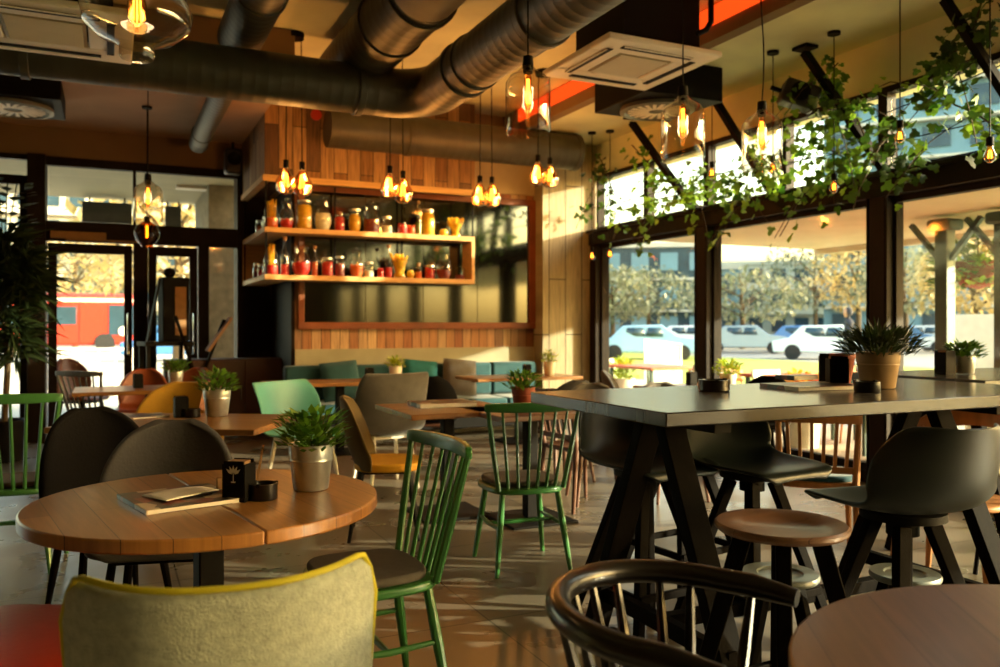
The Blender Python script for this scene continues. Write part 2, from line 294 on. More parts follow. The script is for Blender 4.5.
def door(nm,x0,x1,ztop):
    f=MB(); t=.09
    f.b2((x0,0-.03,.02),(x0+t,.03,ztop)); f.b2((x1-t,-.03,.02),(x1,.03,ztop)); f.b2((x0+t,-.03,.02),(x1-t,.03,.24)); f.b2((x0+t,-.03,ztop-.11),(x1-t,.03,ztop))
    d=struct(f.build(nm,M['steel'],loc=(0,YD+.02,0),bev=.004)); MB().b2((x0+t,-.006,.24),(x1-t,.006,ztop-.11)).build('pane',GLASS,d)
    h=MB(); hx=x1-t/2; h.tube([(hx,-.03,.95),(hx,-.09,.97),(hx,-.09,1.45),(hx,-.03,1.47)],.014,8); h.build('door_handle',M['chrome'],d); return d
door('door_1',xB+.02,xC+.09,zt-.19); door('door_2',xD+.005,xE-.03,zt-.19)
o=MB().b2((xB+.05,YD-.09,zt-.14),(xB+.62,YD-.03,zt-.06)).b2((xB+.2,YD-.07,zt-.16),(xB+1.0,YD-.05,zt-.14)).build('door_closer',M['kraft']); tag(o,'beige door closer arm on the bar above the entrance door','door closer')
for k,(a,b) in enumerate(((xB+.03,yx(133)),(yx(136),xF_))): 
    struct(MB().b2((a,YD+.01,zt+.06),(b,YD+.02,3.14)).build('window_%d'%(40+k),GLASS))
struct(MB().b2((xE+.1,YD+.01,0),(xF_,YD+.02,zt-.17)).build('window_42',GLASS))
# far left window
f=MB(); f.b2((-6,YD-.04,2.9),(xA,YD+.05,3.0)); f.b2((xA-.08,YD-.04,0),(xA,YD+.05,2.9)); f.b2((-6,YD-.04,0),(xA-.08,YD+.05,.12)); f.b2((-6,YD-.04,3.18),(xA,YD+.05,3.24))
fo=struct(f.build('window_43',M['steel'])); MB().b2((-6,YD,.12),(xA-.08,YD+.01,2.9)).build('pane',GLASS,fo); MB().b2((-6,YD,3.0),(xA,YD+.01,3.18)).build('pane',GLASS,fo)
# diagonal braces on the window wall
BR=[8.1,6.78,5.5,4.12,2.8,1.5]
bl=['black diagonal steel brace on the window wall nearest the back corner','black diagonal steel brace above the second window post, behind the jar lamps','black diagonal steel brace with ivy beside the black ceiling speaker','black diagonal steel brace wrapped in ivy at the right picture edge']
for i,(ta,tb) in enumerate((((632,123),(693,208)),((707,80),(772,194)),((805,53),(884,180)),((945,0),(1035,172)))):
    a=PX(*ta,5.3); b=PX(*tb,5.5); a.z=min(a.z,LZ-.01); b.z=2.53
    s=MB().bar(a,b,.05,.085,up=(1,0,0)); s.box((a.x,a.y,LZ-.015),(.14,.16,.03)); s.box((5.6,b.y,2.545),(.22,.12,.03))
    tag(s.build('diagonal_brace',M['black'],bev=.003),bl[i],'brace','diagonal braces')
# wires of the trellis
for i,(pa,pb) in enumerate((((5.6,9.0,3.1),(5.58,3.0,2.75)),((5.6,9.0,2.8),(5.58,3.0,3.2)))):
    tag(MB().tube([Vector(pa).lerp(Vector(pb),t/12)+Vector((0,0,-.12*math.sin(PI*t/12))) for t in range(13)],.005,6).build('trellis_wire',M['black']),['thin dark trellis wire sloping down towards the camera across the upper windows','thin dark trellis wire rising towards the camera across the upper windows'][i],'wire','trellis wires')
# ------------------------------------------------------------ ducts
def duct(label,pts,r,m=None,name='air_duct',ribs=.10,flanges=(),n=28,closed=True):
    pts=[Vector(p) for p in pts]; fine=[];rr=[]
    for a,b in zip(pts,pts[1:]):
        L=(b-a).length; k=max(1,int(L/ribs))
        for i in range(k):
            fine+= [a.lerp(b,(i+.0)/k), a.lerp(b,(i+.9)/k), a.lerp(b,(i+.95)/k)]; rr+=[r,r,r+.0009]
    fine.append(pts[-1]); rr.append(r)
    root=MB().tube(fine,rr,n).build(name,m or M['duct'],sm=50); tag(root,label,'duct')
    for (p,d,fr) in flanges:
        p=Vector(p); d=Vector(d).normalized(); MB().tube([p-d*.03,p+d*.03],[r+fr,r+fr],n).build('flange',M['duct'],root,bev=.004)
    return root
z1=3.31
arc=[]
cx,cy=2.14,6.49
for k in range(9):
    a=PI/2-PI/2*k/8; arc.append((cx+.38*math.cos(a),cy+.38*math.sin(a),z1))
duct('long dark spiral air duct running left to right across the room, bending towards the camera',[(-5.97,6.87,z1)]+arc+[(2.52,-1,z1)],.205,flanges=[((-.55,6.87,z1),(1,0,0),.018),((1.9,6.87,z1),(1,0,0),.018),((2.52,6.0,z1),(0,1,0),.018),((2.52,5.8,z1),(0,1,0),.014),((2.52,4.7,z1),(0,1,0),.018)])
duct('thick flexible air duct with deep rings lying above the long duct, centre of the ceiling',[(1.98,7.6,3.655),(1.98,5.4,3.655)],.26,ribs=.11,flanges=[((1.98,6.2,3.655),(0,1,0),.015),((1.98,5.5,3.655),(0,1,0),.02)])
duct('smooth pale insulated duct sleeve running towards the camera above',[(1.96,5.38,3.655),(1.96,1,3.655)],.265,M['ductlight'],ribs=1.2)
duct('dark duct above the long duct at the upper left, left of the pendant lamp canopy',[(1.0,7.3,3.74),(1.0,2,3.74)],.185,flanges=[((1.0,6.2,3.74),(0,1,0),.012)])
duct('narrow grey duct with a rounded end below the ceiling near the entrance',[(.92,7.09,3.41),(.92,9.9,3.41),(.92,10.05,3.38)],.105,flanges=[((.92,9.6,3.41),(0,1,0),.01)])
duct('dark horizontal duct with a capped end in front of the board hood',[(2.1,8.78,3.42),(5.15,8.78,3.42)],.21,flanges=[((3.0,8.78,3.42),(1,0,0),.015),((5.13,8.78,3.42),(1,0,0),.012)])
# air conditioning cassettes
def cassette(loc,sz,label,rz=0,hgt=.5):
    t=E('ceiling_air_conditioner',label,'air conditioner',loc,rz,'ceiling cassette air conditioners'); h=sz/2
    s=MB(); 
    for a,b in(((-h,-h),(h,-h+.26)),((-h,h-.26),(h,h)),((-h,-h+.26),(-h+.26,h-.26)),((h-.26,-h+.26),(h,h-.26))): s.b2((a[0],a[1],0),(b[0],b[1],.045))
    # slots are cut as dark vents set into the panel
    s.build('panel',M['white'],t,bev=.012)
    MB().box((0,0,.02),(sz-.54,sz-.54,.035)).build('grille',mat('cassette_grille','#a3946e',.6,0,.1,60,stretch=(1,8,1)),t)
    g=MB()
    for k in range(14): g.box((0,-(sz-.56)/2+(k+.5)*(sz-.56)/14,-.0),(sz-.58,.008,.012))
    g.build('grille_slats',M['white'],t)
    for k in range(4):
        m=Matrix.Rotation(k*PI/2,4,'Z'); v=MB().box(m@Vector((0,h-.13,.0)),(sz*.62,.05,.012),m.to_3x3()); v.build('air_slot',M['black'],t)
        MB().box(m@Vector((0,h-.105,-.008)),(sz*.6,.012,.006),m.to_3x3()).build('flap',M['white'],t)
    MB().b2((-h+.2,-h+.12,.045),(h-.12,h-.2,hgt)).build('housing',M['black'],t)
    return t
cassette((3.66,5.42,3.32),1.0,'white square ceiling air conditioner between the duct bend and the orange strip',0,.63)
cassette((-.36,5.86,3.13),1.0,'white ceiling air conditioner at the top left behind the round glass lamp',0,.81)
def diffuser(loc,label,top):
    t=E('swirl_diffuser',label,'air diffuser',loc,0,'swirl ceiling diffusers')
    MB().b2((-.42,-.42,.04),(.42,.42,top)).build('plenum_box',M['black'],t,bev=.005)
    MB().lathe([(0,.035),(.34,.035),(.345,.0),(.3,-.01),(.29,.012),(0,.012)],36).build('face_plate',mat('diffuser_metal','#77776a',.5,.3,.1),t)
    v=MB()
    for k in range(20):
        a=2*PI*k/20; d=Vector((math.cos(a),math.sin(a),0)); e=Vector((math.cos(a+.25),math.sin(a+.25),0)); v.bar(d*.08+Vector((0,0,.004)),e*.27+Vector((0,0,.004)),.028,.006,.034)
    v.build('swirl_vanes',M['white'],t)
    return t
diffuser((4.62,6.38,3.3),'round swirl air diffuser under a black box right of the square air conditioner',.35)
diffuser((-.82,9.0,3.33),'round swirl air diffuser under a black box at the left edge above the window',.24)
# small ceiling things
def speaker(p,look,label,cat='speaker'):
    t=E('wall_speaker',label,cat,p,look); MB().box((0,0,0),(.2,.2,.3)).build('cabinet',M['blk'],t,bev=.03,seg=3); MB().lathe([(0,.0),(.05,.01),(.07,.02),(.08,.03)],20).build('cone',M['black'],t).location=(0,.1,.02)
    t.children[1].rotation_euler.x=-PI/2; MB().bar((0,-.02,.12),(0,-.02,.24),.03,.03).build('bracket',M['black'],t); t.rotation_euler.x=.0; return t
sp=speaker(PX(799,96,5.2),R(150),'black box speaker hung under the concrete ceiling between the lamps and the ivy'); sp.rotation_euler=(0,R(70),R(150))
speaker(PY(233,162,10.4)+Vector((0,0,.0)),R(180),'small black speaker in the corner left of the board hood')
o=MB().tube([PZ(711,0,6.2),PZ(711,22,6.2),PZ(706,30,6.2),PZ(697,34,6.2)],.022,10).build('ceiling_pipe',M['black']); tag(o,'bent black pipe beside the air conditioner housing','pipe')
o=MB().lathe([(0,0),(.06,0),(.06,-.05),(.03,-.08),(0,-.08)],16).build('smoke_detector',M['redp'],loc=PZ(317,113,8.6)); tag(o,'small red beacon on the board hood under the long duct','alarm beacon')
o.location=(2.05,9.08,3.62); o.rotation_euler.x=PI/2
# ------------------------------------------------------------ pendants
def bulb(parent,z,r,n=16,warm=True):
    """glass bulb hanging with its cap at z"""
    MB().lathe([(0,z-.0),(.022,z),(.022,z-.05),(.017,z-.055)],12).build('lamp_holder',M['black'],parent)
    MB().lathe([(.016,z-.05),(.02,z-.075),(r*.75,z-.05-r*1.1),(r,z-.05-r*1.75),(r*.8,z-.05-r*2.4),(r*.35,z-.05-r*2.78),(0,z-.05-r*2.85)],n).build('bulb_glass',BULBG,parent)
    f=MB(); k=4
    for i in range(k):
        a=2*PI*i/k; f.rod((.2*r*math.cos(a),.2*r*math.sin(a),z-.055-r*.7),(.34*r*math.cos(a),.34*r*math.sin(a),z-.05-r*2.05),max(.0022,r*.045),n=5)
    f.build('filament',FIL,parent)
FIL=emis('filament_glow','#ff9a3a',24)
FIL2=emis('filament_glow_bright','#ffa445',18)
def lampat(p,en,col=(1,.72,.42)):
    l=bpy.data.lights.new('bulb_light','POINT'); l.energy=en; l.color=col; l.shadow_soft_size=.05; o=bpy.data.objects.new('bulb_light',l); COL.objects.link(o); return o
def cord(parent,z0,z1,sag=0):
    pts=[(sag*math.sin(t/8*PI*2),0,z0+(z1-z0)*t/8) for t in range(9)]
    MB().tube(pts,.0045,6).build('cord',M['black'],parent); MB().lathe([(0,z1),(.05,z1),(.05,z1-.025),(0,z1-.03)],16).build('canopy',M['black'],parent)
def jar_pendant(p,label,top,r=.12,sag=0):
    t=E('glass_pendant_lamp',label,'pendant lamp',(p[0],p[1],0),0,'glass jar pendant lamps'); z=p[2]
    s=r/.12
    MB().lathe([(.028,z),(.035,z-.012*s),(.06*s,z-.035*s),(.095*s,z-.055*s),(.118*s,z-.09*s),(.12*s,z-.15*s),(.12*s,z-.335*s),(.112*s,z-.355*s),(.116*s,z-.36*s)],32).build('glass_shade',LAMPG,t)
    MB().lathe([(0,z+.05),(.026,z+.05),(.03,z),(.024,z-.04),(0,z-.04)],14).build('lamp_holder',M['black'],t)
    MB().lathe([(.014,z-.04),(.02,z-.07),(.021,z-.2*s),(.012,z-.23*s),(0,z-.235*s)],12).build('bulb_glass',BULBG,t)
    f=MB()
    for k in range(4): a=PI/2*k; f.rod((.007*math.cos(a),.007*math.sin(a),z-.07),(.009*math.cos(a),.009*math.sin(a),z-.2*s),.0022,n=5)
    f.build('filament',FIL2,t); cord(t,z+.05,top,sag); lo=lampat(p,2.2); lo.parent=t; lo.location=(0,0,z-.14); lo.data.shadow_soft_size=.03
    return t
jar_pendant(PZ(528,66,4.4),'clear glass jar lamp left of the square air conditioner',CZ)
jar_pendant(PZ(683,96,4.6),'clear glass jar lamp below the square air conditioner in front of ivy',CZ)
jar_pendant(PZ(762,110,5.0),'clear glass jar lamp on a wavy cord right of the air conditioner',LZ,sag=.015)
jar_pendant(PZ(148,180,7.1),'clear glass jar lamp hanging before the entrance doors',3.58)
# round globe at top left
p=PZ(137,-6,2.75); t=E('globe_pendant_lamp','large round clear glass pendant lamp at the top left corner','pendant lamp',(p.x,p.y,0)); z=p.z
MB().lathe([(.03,z+.06),(.05,z+.05),(.1,z+.03),(.155,z-.01),(.175,z-.06),(.165,z-.105),(.12,z-.145),(.07,z-.165),(.055,z-.175),(.055,z-.205),(.05,z-.215)],40).build('glass_shade',LAMPG,t)
MB().lathe([(0,z+.1),(.028,z+.1),(.032,z+.05),(.024,z+.01),(0,z+.01)],14).build('lamp_holder',M['black'],t)
MB().lathe([(.014,z+.01),(.03,z-.03),(.03,z-.08),(.012,z-.105),(0,z-.11)],14).build('bulb_glass',BULBG,t)
f=MB()
for k in range(4): a=PI/2*k; f.rod((.01*math.cos(a),.01*math.sin(a),z-.02),(.012*math.cos(a),.012*math.sin(a),z-.09),.0028,n=5)
f.build('filament',FIL2,t); cord(t,z+.1,CZ); lo=lampat(p,3); lo.parent=t; lo.location=(0,0,z-.06)
# amber lamp before the entrance
p=PZ(147,221,8.6); t=E('amber_pendant_lamp','small amber glass lamp hanging just below the jar lamp by the entrance','pendant lamp',(p.x,p.y,0)); z=p.z
MB().lathe([(.03,z),(.1,z-.05),(.13,z-.13),(.11,z-.2),(.06,z-.25),(.05,z-.27)],24).build('glass_shade',AMBERG,t); MB().lathe([(0,z+.05),(.03,z+.05),(.03,z-.02),(0,z-.02)],12).build('lamp_holder',M['black'],t)
f=MB(); f.rod((0,0,z-.05),(0,0,z-.17),.01,n=6); f.build('filament',FIL,t); cord(t,z+.05,3.58)
# twin bulbs
twin=[((286,160),(302,162),7.5,'at the left end of the jar shelves'),((390,166),(403,171),7.95,'over the middle of the jar shelves'),((480,176),(492,177),8.4,'at the right end of the jar shelves'),((538,155),(550,158),8.6,'under the capped duct end')]
for i,(a,b,Z,lb) in enumerate(twin):
    pm=(PZ(*a,Z)+PZ(*b,Z))/2; t=E('twin_bulb_pendant','pair of bare glowing bulbs on two cords '+lb,'pendant lamp',(pm.x,pm.y,0),-YAW,'twin bulb pendants')
    MB().lathe([(0,CZ),(.09,CZ),(.09,CZ-.05),(0,CZ-.055)],20).build('canopy',M['black'],t)
    for q in(a,b):
        pp=PZ(*q,Z); dx=(q[0]-(a[0]+b[0])/2)/F*Z; 
        g=MB().tube([(dx,0,pp.z),(dx*.9,0,CZ-.05)],.005,6).build('cord',M['black'],t)
        r=.094
        n0=len(bpy.data.objects); hold=MB().lathe([(0,pp.z),(.026,pp.z),(.026,pp.z-.07),(.018,pp.z-.075),(0,pp.z-.075)],12).build('bulb_socket',M['black'],t); hold.location.x=dx
        z=pp.z-.05; gl=MB().lathe([(.02,z),(.025,z-.03),(r*.55,z-.075),(r*.92,z-.13),(r,z-.17),(r*.85,z-.225),(r*.45,z-.255),(0,z-.262)],20).build('bulb',BULBG,t); gl.location.x=dx
        f=MB()
        for k in range(6):
            an=2*PI*k/6; f.rod((.012*math.cos(an),.012*math.sin(an),z-.07),(.026*math.cos(an+.3),.026*math.sin(an+.3),z-.19),.0023,n=5)
        f.build('filament',FIL2,gl)
    lo=lampat(pm,34); lo.parent=t; lo.location=(0,0,pm.z-.19)
# single bulbs in front of the windows
for (px,py,X,lb) in((712,168,5.2,'among ivy left of the wavy cord lamp'),(773,163,5.15,'in the ivy under the wavy cord lamp'),(834,181,5.25,'below the ivy above the middle window pane'),(900,129,4.9,'beside the brace in front of the bluish upper window'),(592,252,5.3,'at the back corner left of the first window post'),(610,250,5.45,'at the back corner right of the first window post'),(990,147,4.9,'in the ivy at the right picture edge')):
    pp=PX(px,py,X); pp.z+=.06; t=E('bare_bulb_pendant','single bare filament bulb '+lb,'pendant lamp',(pp.x,pp.y,0),0,'single bulb pendants'); bulb(t,pp.z,.038); cord(t,pp.z,LZ)
# ------------------------------------------------------------ seating
def sup(n,w,d,e=2.6,y0=0,taper=0):
    out=[]
    for k in range(n):
        a=2*PI*k/n; c,s=math.cos(a),math.sin(a)
        x=w/2*math.copysign(abs(c)**(2/e),c); y=d/2*math.copysign(abs(s)**(2/e),s)
        out.append((x*(1+taper*y/d*2),y+y0))
    return out
def legs4(t,m,sx,sy,top,fx,fy,r1,r2,y0=0,square=False,n=10):
    for a in(-1,1):
        for b in(-1,1):
            p,q=(a*sx,b*sy+y0,top),(a*fx,b*fy+y0,0)
            (MB().bar(p,q,r1*2,r1*2,r2*2,r2*2,up=(0,1,0)) if square else MB().tube([p,Vector(p).lerp(Vector(q),.45),q],[r1*.85,r1,r2],n)).build('leg',m,t,bev=.003 if square else 0)
def windsor(label,loc,rz,m,nsp=6,pad=M['pad'],rail=.88,wd=.43,name='spindle_chair',cat='chair',group=None,lean=.09,railh=.052):
    loc=Vector((loc[0],loc[1],0))
    t=E(name,label,cat,loc,rz,group); sz=.45
    MB().prism(sup(32,wd,.42,3.4,0,.06),sz-.032,sz).build('seat',m,t,bev=.01,seg=3)
    if pad: MB().prism(sup(28,wd-.04,.37,3.6,.012,.05),sz,sz+.03).build('seat_pad',pad,t,bev=.012,seg=3)
    legs4(t,m,.155,.15,sz-.03,.205,.215,.019,.012)
    for a in(-1,1): MB().tube([(a*.178,-.178,.24),(a*.186,0,.235),(a*.178,.178,.24)],[.009,.012,.009],8).build('stretcher',m,t)
    MB().tube([(-.183,0,.236),(0,0,.236),(.183,0,.236)],[.009,.013,.009],8).build('stretcher',m,t)
    RW=.27
    def rp(u): return Vector((u*RW,-.19-lean-.045*(1-u*u)+.03,rail))
    g=MB()
    g.grid(lambda u,v:(rp(2*u-1)+Vector((0,0,(v-.5)*railh*(1-.25*abs(2*u-1)**3)))),16,2); rl=g.build('top_rail',m,t,sol=.024,bev=.004); 
    for k in range(nsp+2):
        u=-1+2*k/(nsp+1); end=abs(u)>.99; b=Vector((u*wd*.42,-.19+.02*abs(u),sz-.01)); e=rp(u*.94)+Vector((0,.0,-railh*.2)); mid=b.lerp(e,.45)
        MB().tube([b,mid,e],[.010 if not end else .014,.009 if not end else .0155,.007 if not end else .012],8).build('back_post' if end else 'spindle',m,t)
    return t
ctr=W(-.27,2.98); 
windsor('green spindle chair with grey seat pad drawn up to the near round table',W(-.45,2.87),D(-.885,-.465),M['green'])
windsor('green spindle chair mid floor, its back to the camera, left of the high table',W(.115,4.55),D(-.3,.95),M['green'],lean=.05)
windsor('pale green spindle chair with brown seat pad at the left picture edge',W(-2.62,4.5),D(-.3,.95),M['greenl'],rail=.93,pad=mat('brown_seat_pad','#4a3520',.9,0,.1,30,.3))
windsor('grey spindle chair next to the brown leather chair near the entrance',W(-3.86,8.0),D(.3,.95),mat('grey_paint','#5f6462',.4),pad=None,rail=.86)
# generic shells
def spl(a,t):
    n=len(a)-1; x=t*n; i=min(int(x),n-1); f=x-i; p0,p1,p2,p3=a[max(i-1,0)],a[i],a[i+1],a[min(i+2,n)]
    return .5*((2*p1)+(-p0+p2)*f+(2*p0-5*p1+4*p2-p3)*f*f+(-p0+3*p1-3*p2+p3)*f**3)
def shell(path,wid,cz,cy,m,t,name='shell',th=.014,nu=16,nv=24,sub=1,bev=0):
    """path (y,z) from the front edge over the seat up the back; wid half widths; cz/cy raise the side edges upward/forward"""
    def fn(u,v):
        uu=2*u-1; y=spl([p[0] for p in path],v); z=spl([p[1] for p in path],v); w_=max(spl(wid,v),.01)
        return (uu*w_,y+spl(cy,v)*abs(uu)**2.4,z+spl(cz,v)*abs(uu)**2.6)
    return MB().grid(fn,nu,nv).build(name,m,t,sol=th,sub=sub,sm=180)
def bar_shell(label,loc,rz,m=M['shell'],group=None,q=1):
    loc=Vector((loc[0],loc[1],0))
    t=E('bar_stool',label,'bar stool',loc,rz,group); z=.74
    shell([(.245,z-.03),(.235,z-.004),(.12,z-.012),(-.04,z-.02),(-.17,z+.0),(-.235,z+.08*q),(-.265,z+.19*q),(-.28,z+.27*q),(-.283,z+.285*q)],[.14,.20,.235,.245,.25,.25,.238,.19,.15],[-.01,.0,.02,.035,.04,.02,0,0,0],[0,0,0,.0,.05,.12,.13,.10,.08],m,t)
    MB().lathe([(0,z-.03),(.13,z-.03),(.13,z-.055),(.05,z-.06),(.05,z-.11),(0,z-.11)],24).build('swivel_plate',M['black'],t)
    for a in(-1,1):
        for b in(-1,1): MB().bar((a*.06,b*.06,z-.07),(a*.235,b*.235,0),.05,.034,.036,.03,up=(0,1,0) ).build('leg',M['timber'],t,bev=.004)
    q=[(.185*a,.185*b,.24) for a,b in((1,1),(-1,1),(-1,-1),(1,-1))]
    for k in range(4): MB().bar(q[k],q[(k+1)%4],.022,.03).build('foot_rail',M['timber'],t,bev=.003)
    return t
bar_shell('dark shell bar stool under the left end of the high table',P(645,461,.74),D(.5,-.85),q=.82)
bar_shell('dark shell bar stool under the high table, left of the slatted oak chair',P(752,463,.74),D(.5,-.85),q=.82)
s3=bar_shell('dark shell bar stool nearest the camera at the right, its back towards the right edge',W(1.30,2.68),D(-.30,.95),q=.92)
bar_shell('dark shell bar stool furthest back behind the high table, between the other two',P(700,452,.74)+W(0.0,.35),D(.5,-.8),q=.82)
def round_back(label,loc,rz,m,legm,top=.90,name='padded_chair',hw=.26,flat=.0,group=None,th=.035,seatm=None,sz=.45,squ=False):
    loc=Vector((loc[0],loc[1],0))
    t=E(name,label,'chair',loc,rz,group)
    H=top-sz
    if squ: wd=[hw*.7,hw*.92,hw,hw,hw,hw*1.02,hw*1.02,hw*.98,hw*.9]
    else: wd=[hw*.55,hw*.85,hw,hw,hw*.98,hw*1.0,hw*.93,hw*.66,hw*.22]
    if seatm:
        MB().prism(sup(30,hw*1.75,.42,2.8,.02),sz-.03,sz+.02).build('seat',seatm,t,bev=.014,seg=3)
        shell([(-.17,sz-.02),(-.2,sz+.06),(-.225,sz+H*.3),(-.245,sz+H*.55),(-.262,sz+H*.8),(-.27,sz+H*.95),(-.272,top)],wd[2:],[0]*7,[.10,.13,.13,.11,.08,.05,.02],m,t,'backrest',th)
    else:
        shell([(.23,sz-.02),(.21,sz+.01),(.08,sz),(-.06,sz-.01),(-.18,sz+.03),(-.225,sz+H*.3),(-.25,sz+H*.62),(-.268,sz+H*.88),(-.275,top)],wd,[0,.0,.02,.03,.04,.02,0,0,0],[0,0,0,0,.05,.12,.12,.07,.02],m,t,'shell',th)
    legs4(t,legm,.15,.14,sz-.02,.2,.21,.018,.011)
    MB().b2((-.16,-.16,sz-.05),(.16,.16,sz-.03)).build('seat_frame',legm,t,bev=.005)
    return t
round_back('rounded grey felt chair at the far side of the near round table',W(-1.34,3.3),D(.2,-1),M['gchair'],M['timber'],.90,hw=.27)
round_back('black round-backed chair between the green chair and the grey felt chair',W(-1.74,3.7),D(.75,-.75),M['bchair'],M['timber'],.92,hw=.25)
round_back('mustard yellow round-backed chair at the middle table on the left',W(-2.27,5.75),D(.0,-1),M['mustard'],M['timber'],.9,hw=.32)
round_back('mustard seated chair with a dark frame beside the bucket plant',P(385,462,.45),D(.9,.1),mat('olive_brown_felt','#5a4618',.85),M['black'],.86,hw=.27,seatm=mat('mustard_seat','#d69a12',.7,0,.08),th=.02)
round_back('grey fabric armchair with a square back in the middle of the room',P(385,400,.7),D(-.5,.85),M['greyf'],M['white'],.93,hw=.3,squ=True,sz=.45)
round_back('pale teal plastic armchair at the back table beside the banquette',P(303,402,.7),D(.7,-.4),M['tealp'],M['white'],.86,hw=.33,squ=True,th=.014)
round_back('brown leather chair near the entrance door',P(82,440,0.0)+W(-.15,.3),D(.85,-.3),M['brleather'],M['timber'],.92,hw=.25)
for i,(px,Z,lb,dr,mm_) in enumerate(((598,6.2,'behind the left end of the high table',(.1,-1),M['greyf']),(672,6.3,'right of the pillar table behind the high table',(.2,-1),M['greyf']),(630,8.2,'with its back to the window by the corner post',(.9,-.2),M['gchair']),(760,7.2,'by the window in front of the second post',(-.6,-.8),M['bchair']),(432,7.6,'at the banquette table between teal cushions',(0,1),M['bchair']),(142,8.4,'left of the menu stand by the entrance',(.3,-1),M['brleather']),(184,8.6,'right below the menu stand by the entrance',(-.3,-1),M['brleather']),(560,7.0,'beside the back table with the two plants',(-.5,.8),M['gchair']))):
    round_back('dark round-backed dining chair '+lb,W((px-500)/F*Z,Z),D(*dr),mm_,M['redoak'] if i in(0,1,4,7) else M['timber'],.86,hw=.24,name='dining_chair',group='dining chairs at the back tables')
# light oak slatted chairs
def slat_chair(label,loc,rz,m=M['oak'],seatm=None,rail=.84):
    loc=Vector((loc[0],loc[1],0))
    t=E('slatted_chair',label,'chair',loc,rz); sz=.45
    MB().prism(sup(28,.44,.42,4),sz-.035,sz).build('seat',m,t,bev=.008)
    if seatm: MB().prism(sup(28,.42,.40,3.5),sz,sz+.035).build('seat_pad',seatm,t,bev=.014,seg=3)
    for a in(-1,1):
        MB().tube([(a*.2,-.22,0),(a*.195,-.19,.45),(a*.205,-.25,rail)],[.015,.02,.014],10).build('back_leg',m,t)
        MB().tube([(a*.185,.18,.42),(a*.2,.2,0)],[.02,.013],10).build('leg',m,t)
    MB().grid(lambda u,v:((2*u-1)*.22,-.245-.03*(1-(2*u-1)**2)-.01*v,rail-.06+.075*v),12,2).build('top_rail',m,t,sol=.02,bev=.004)
    MB().bar((-.19,-.2,.52),(.19,-.2,.52),.02,.035).build('lower_rail',m,t)
    for k in range(6):
        x=-.145+.058*k; MB().bar((x,-.2,.53),(x*1.1,-.26,rail-.05),.018,.01).build('back_slat',m,t)
    return t
slat_chair('light oak slatted chair with a blue-grey seat seen between the high table legs',P(822,560,0)+W(0,.1),D(.3,.95),seatm=M['teal'])
slat_chair('dark red-brown slatted chair behind the second shell stool',P(585,500,.1)+W(0,.3),D(.8,.5),M['redoak'])
# bent oak chair at right
def bent_oak(label,loc,rz):
    loc=Vector((loc[0],loc[1],0))
    t=E('bentwood_armchair',label,'chair',loc,rz); m=M['oak']; sz=.45
    MB().prism(sup(30,.48,.45,2.8),sz-.03,sz).build('seat',m,t,bev=.01)
    legs4(t,m,.19,.17,sz-.02,.23,.21,.02,.014)
    def rp(u): a=PI*(1.0+u); return Vector((.28*math.cos(a),.29*math.sin(a)*.95-.0,.74+.12*math.sin(PI*u)**2))
    MB().grid(lambda u,v:(rp(u)+Vector((0,0,(v-.5)*(.05+.10*math.sin(PI*u)**2)))),26,3).build('curved_back',m,t,sol=.02,bev=.004)
    for u in(.02,.18,.82,.98):
        e=rp(u); MB().tube([(e.x*.8,e.y*.72,sz-.01),e],[.014,.014],8).build('arm_post',m,t)
    return t
bent_oak('pale oak armchair with a wide curved back behind the high table at the right',W(2.28,4.15),D(-.75,-.6))
# wooden round stool
def wood_stool(label,loc,rz,top,r,h,m,foot=.30,name='round_stool',cat='stool',lt=.05):
    loc=Vector((loc[0],loc[1],0))
    t=E(name,label,cat,loc,rz); 
    MB().lathe([(0,h-.024),(r*.95,h-.024),(r,h-.015),(r,h-.006),(r*.97,h),(r*.6,h-.001),(r*.55,h-.006),(0,h-.008)],48).build('seat',top,t)
    k=.55
    for a in range(4):
        an=PI/4+a*PI/2; p=Vector((math.cos(an)*r*k,math.sin(an)*r*k,h-.03)); q=Vector((math.cos(an)*foot,math.sin(an)*foot,0)); MB().bar(p,q,lt,lt*.8,lt*.8,lt*.7,up=(-math.sin(an),math.cos(an),0)).build('leg',m,t,bev=.004)
    if h>.6:
        f=.36; rr=r*k+(foot-r*k)*(1-f); q=[Vector((math.cos(PI/4+a*PI/2)*rr,math.sin(PI/4+a*PI/2)*rr,h*f)) for a in range(4)]
        for a in range(4): MB().bar(q[a],q[(a+1)%4],.022,.035).build('foot_rail',m,t,bev=.003)
    return t
wood_stool('high round wooden stool with black legs at the near side of the high table',P(781,522,.76),D(.35,.93)+R(50),M['walnut'],.178,.76,M['timber'])
wood_stool('small low round stool with a grey top behind the high wooden stool',P(780,572,.42),D(.2,.9),mat('grey_stool_top','#6d7470',.35,0,.1),.135,.42,M['timber'],.19,lt=.04)
wood_stool('small low round stool with a grey top under the nearest shell bar stool',P(905,572,.42),D(.1,.9),mat('grey_stool_top','#6d7470',.35),.12,.42,M['timber'],.17,lt=.04)
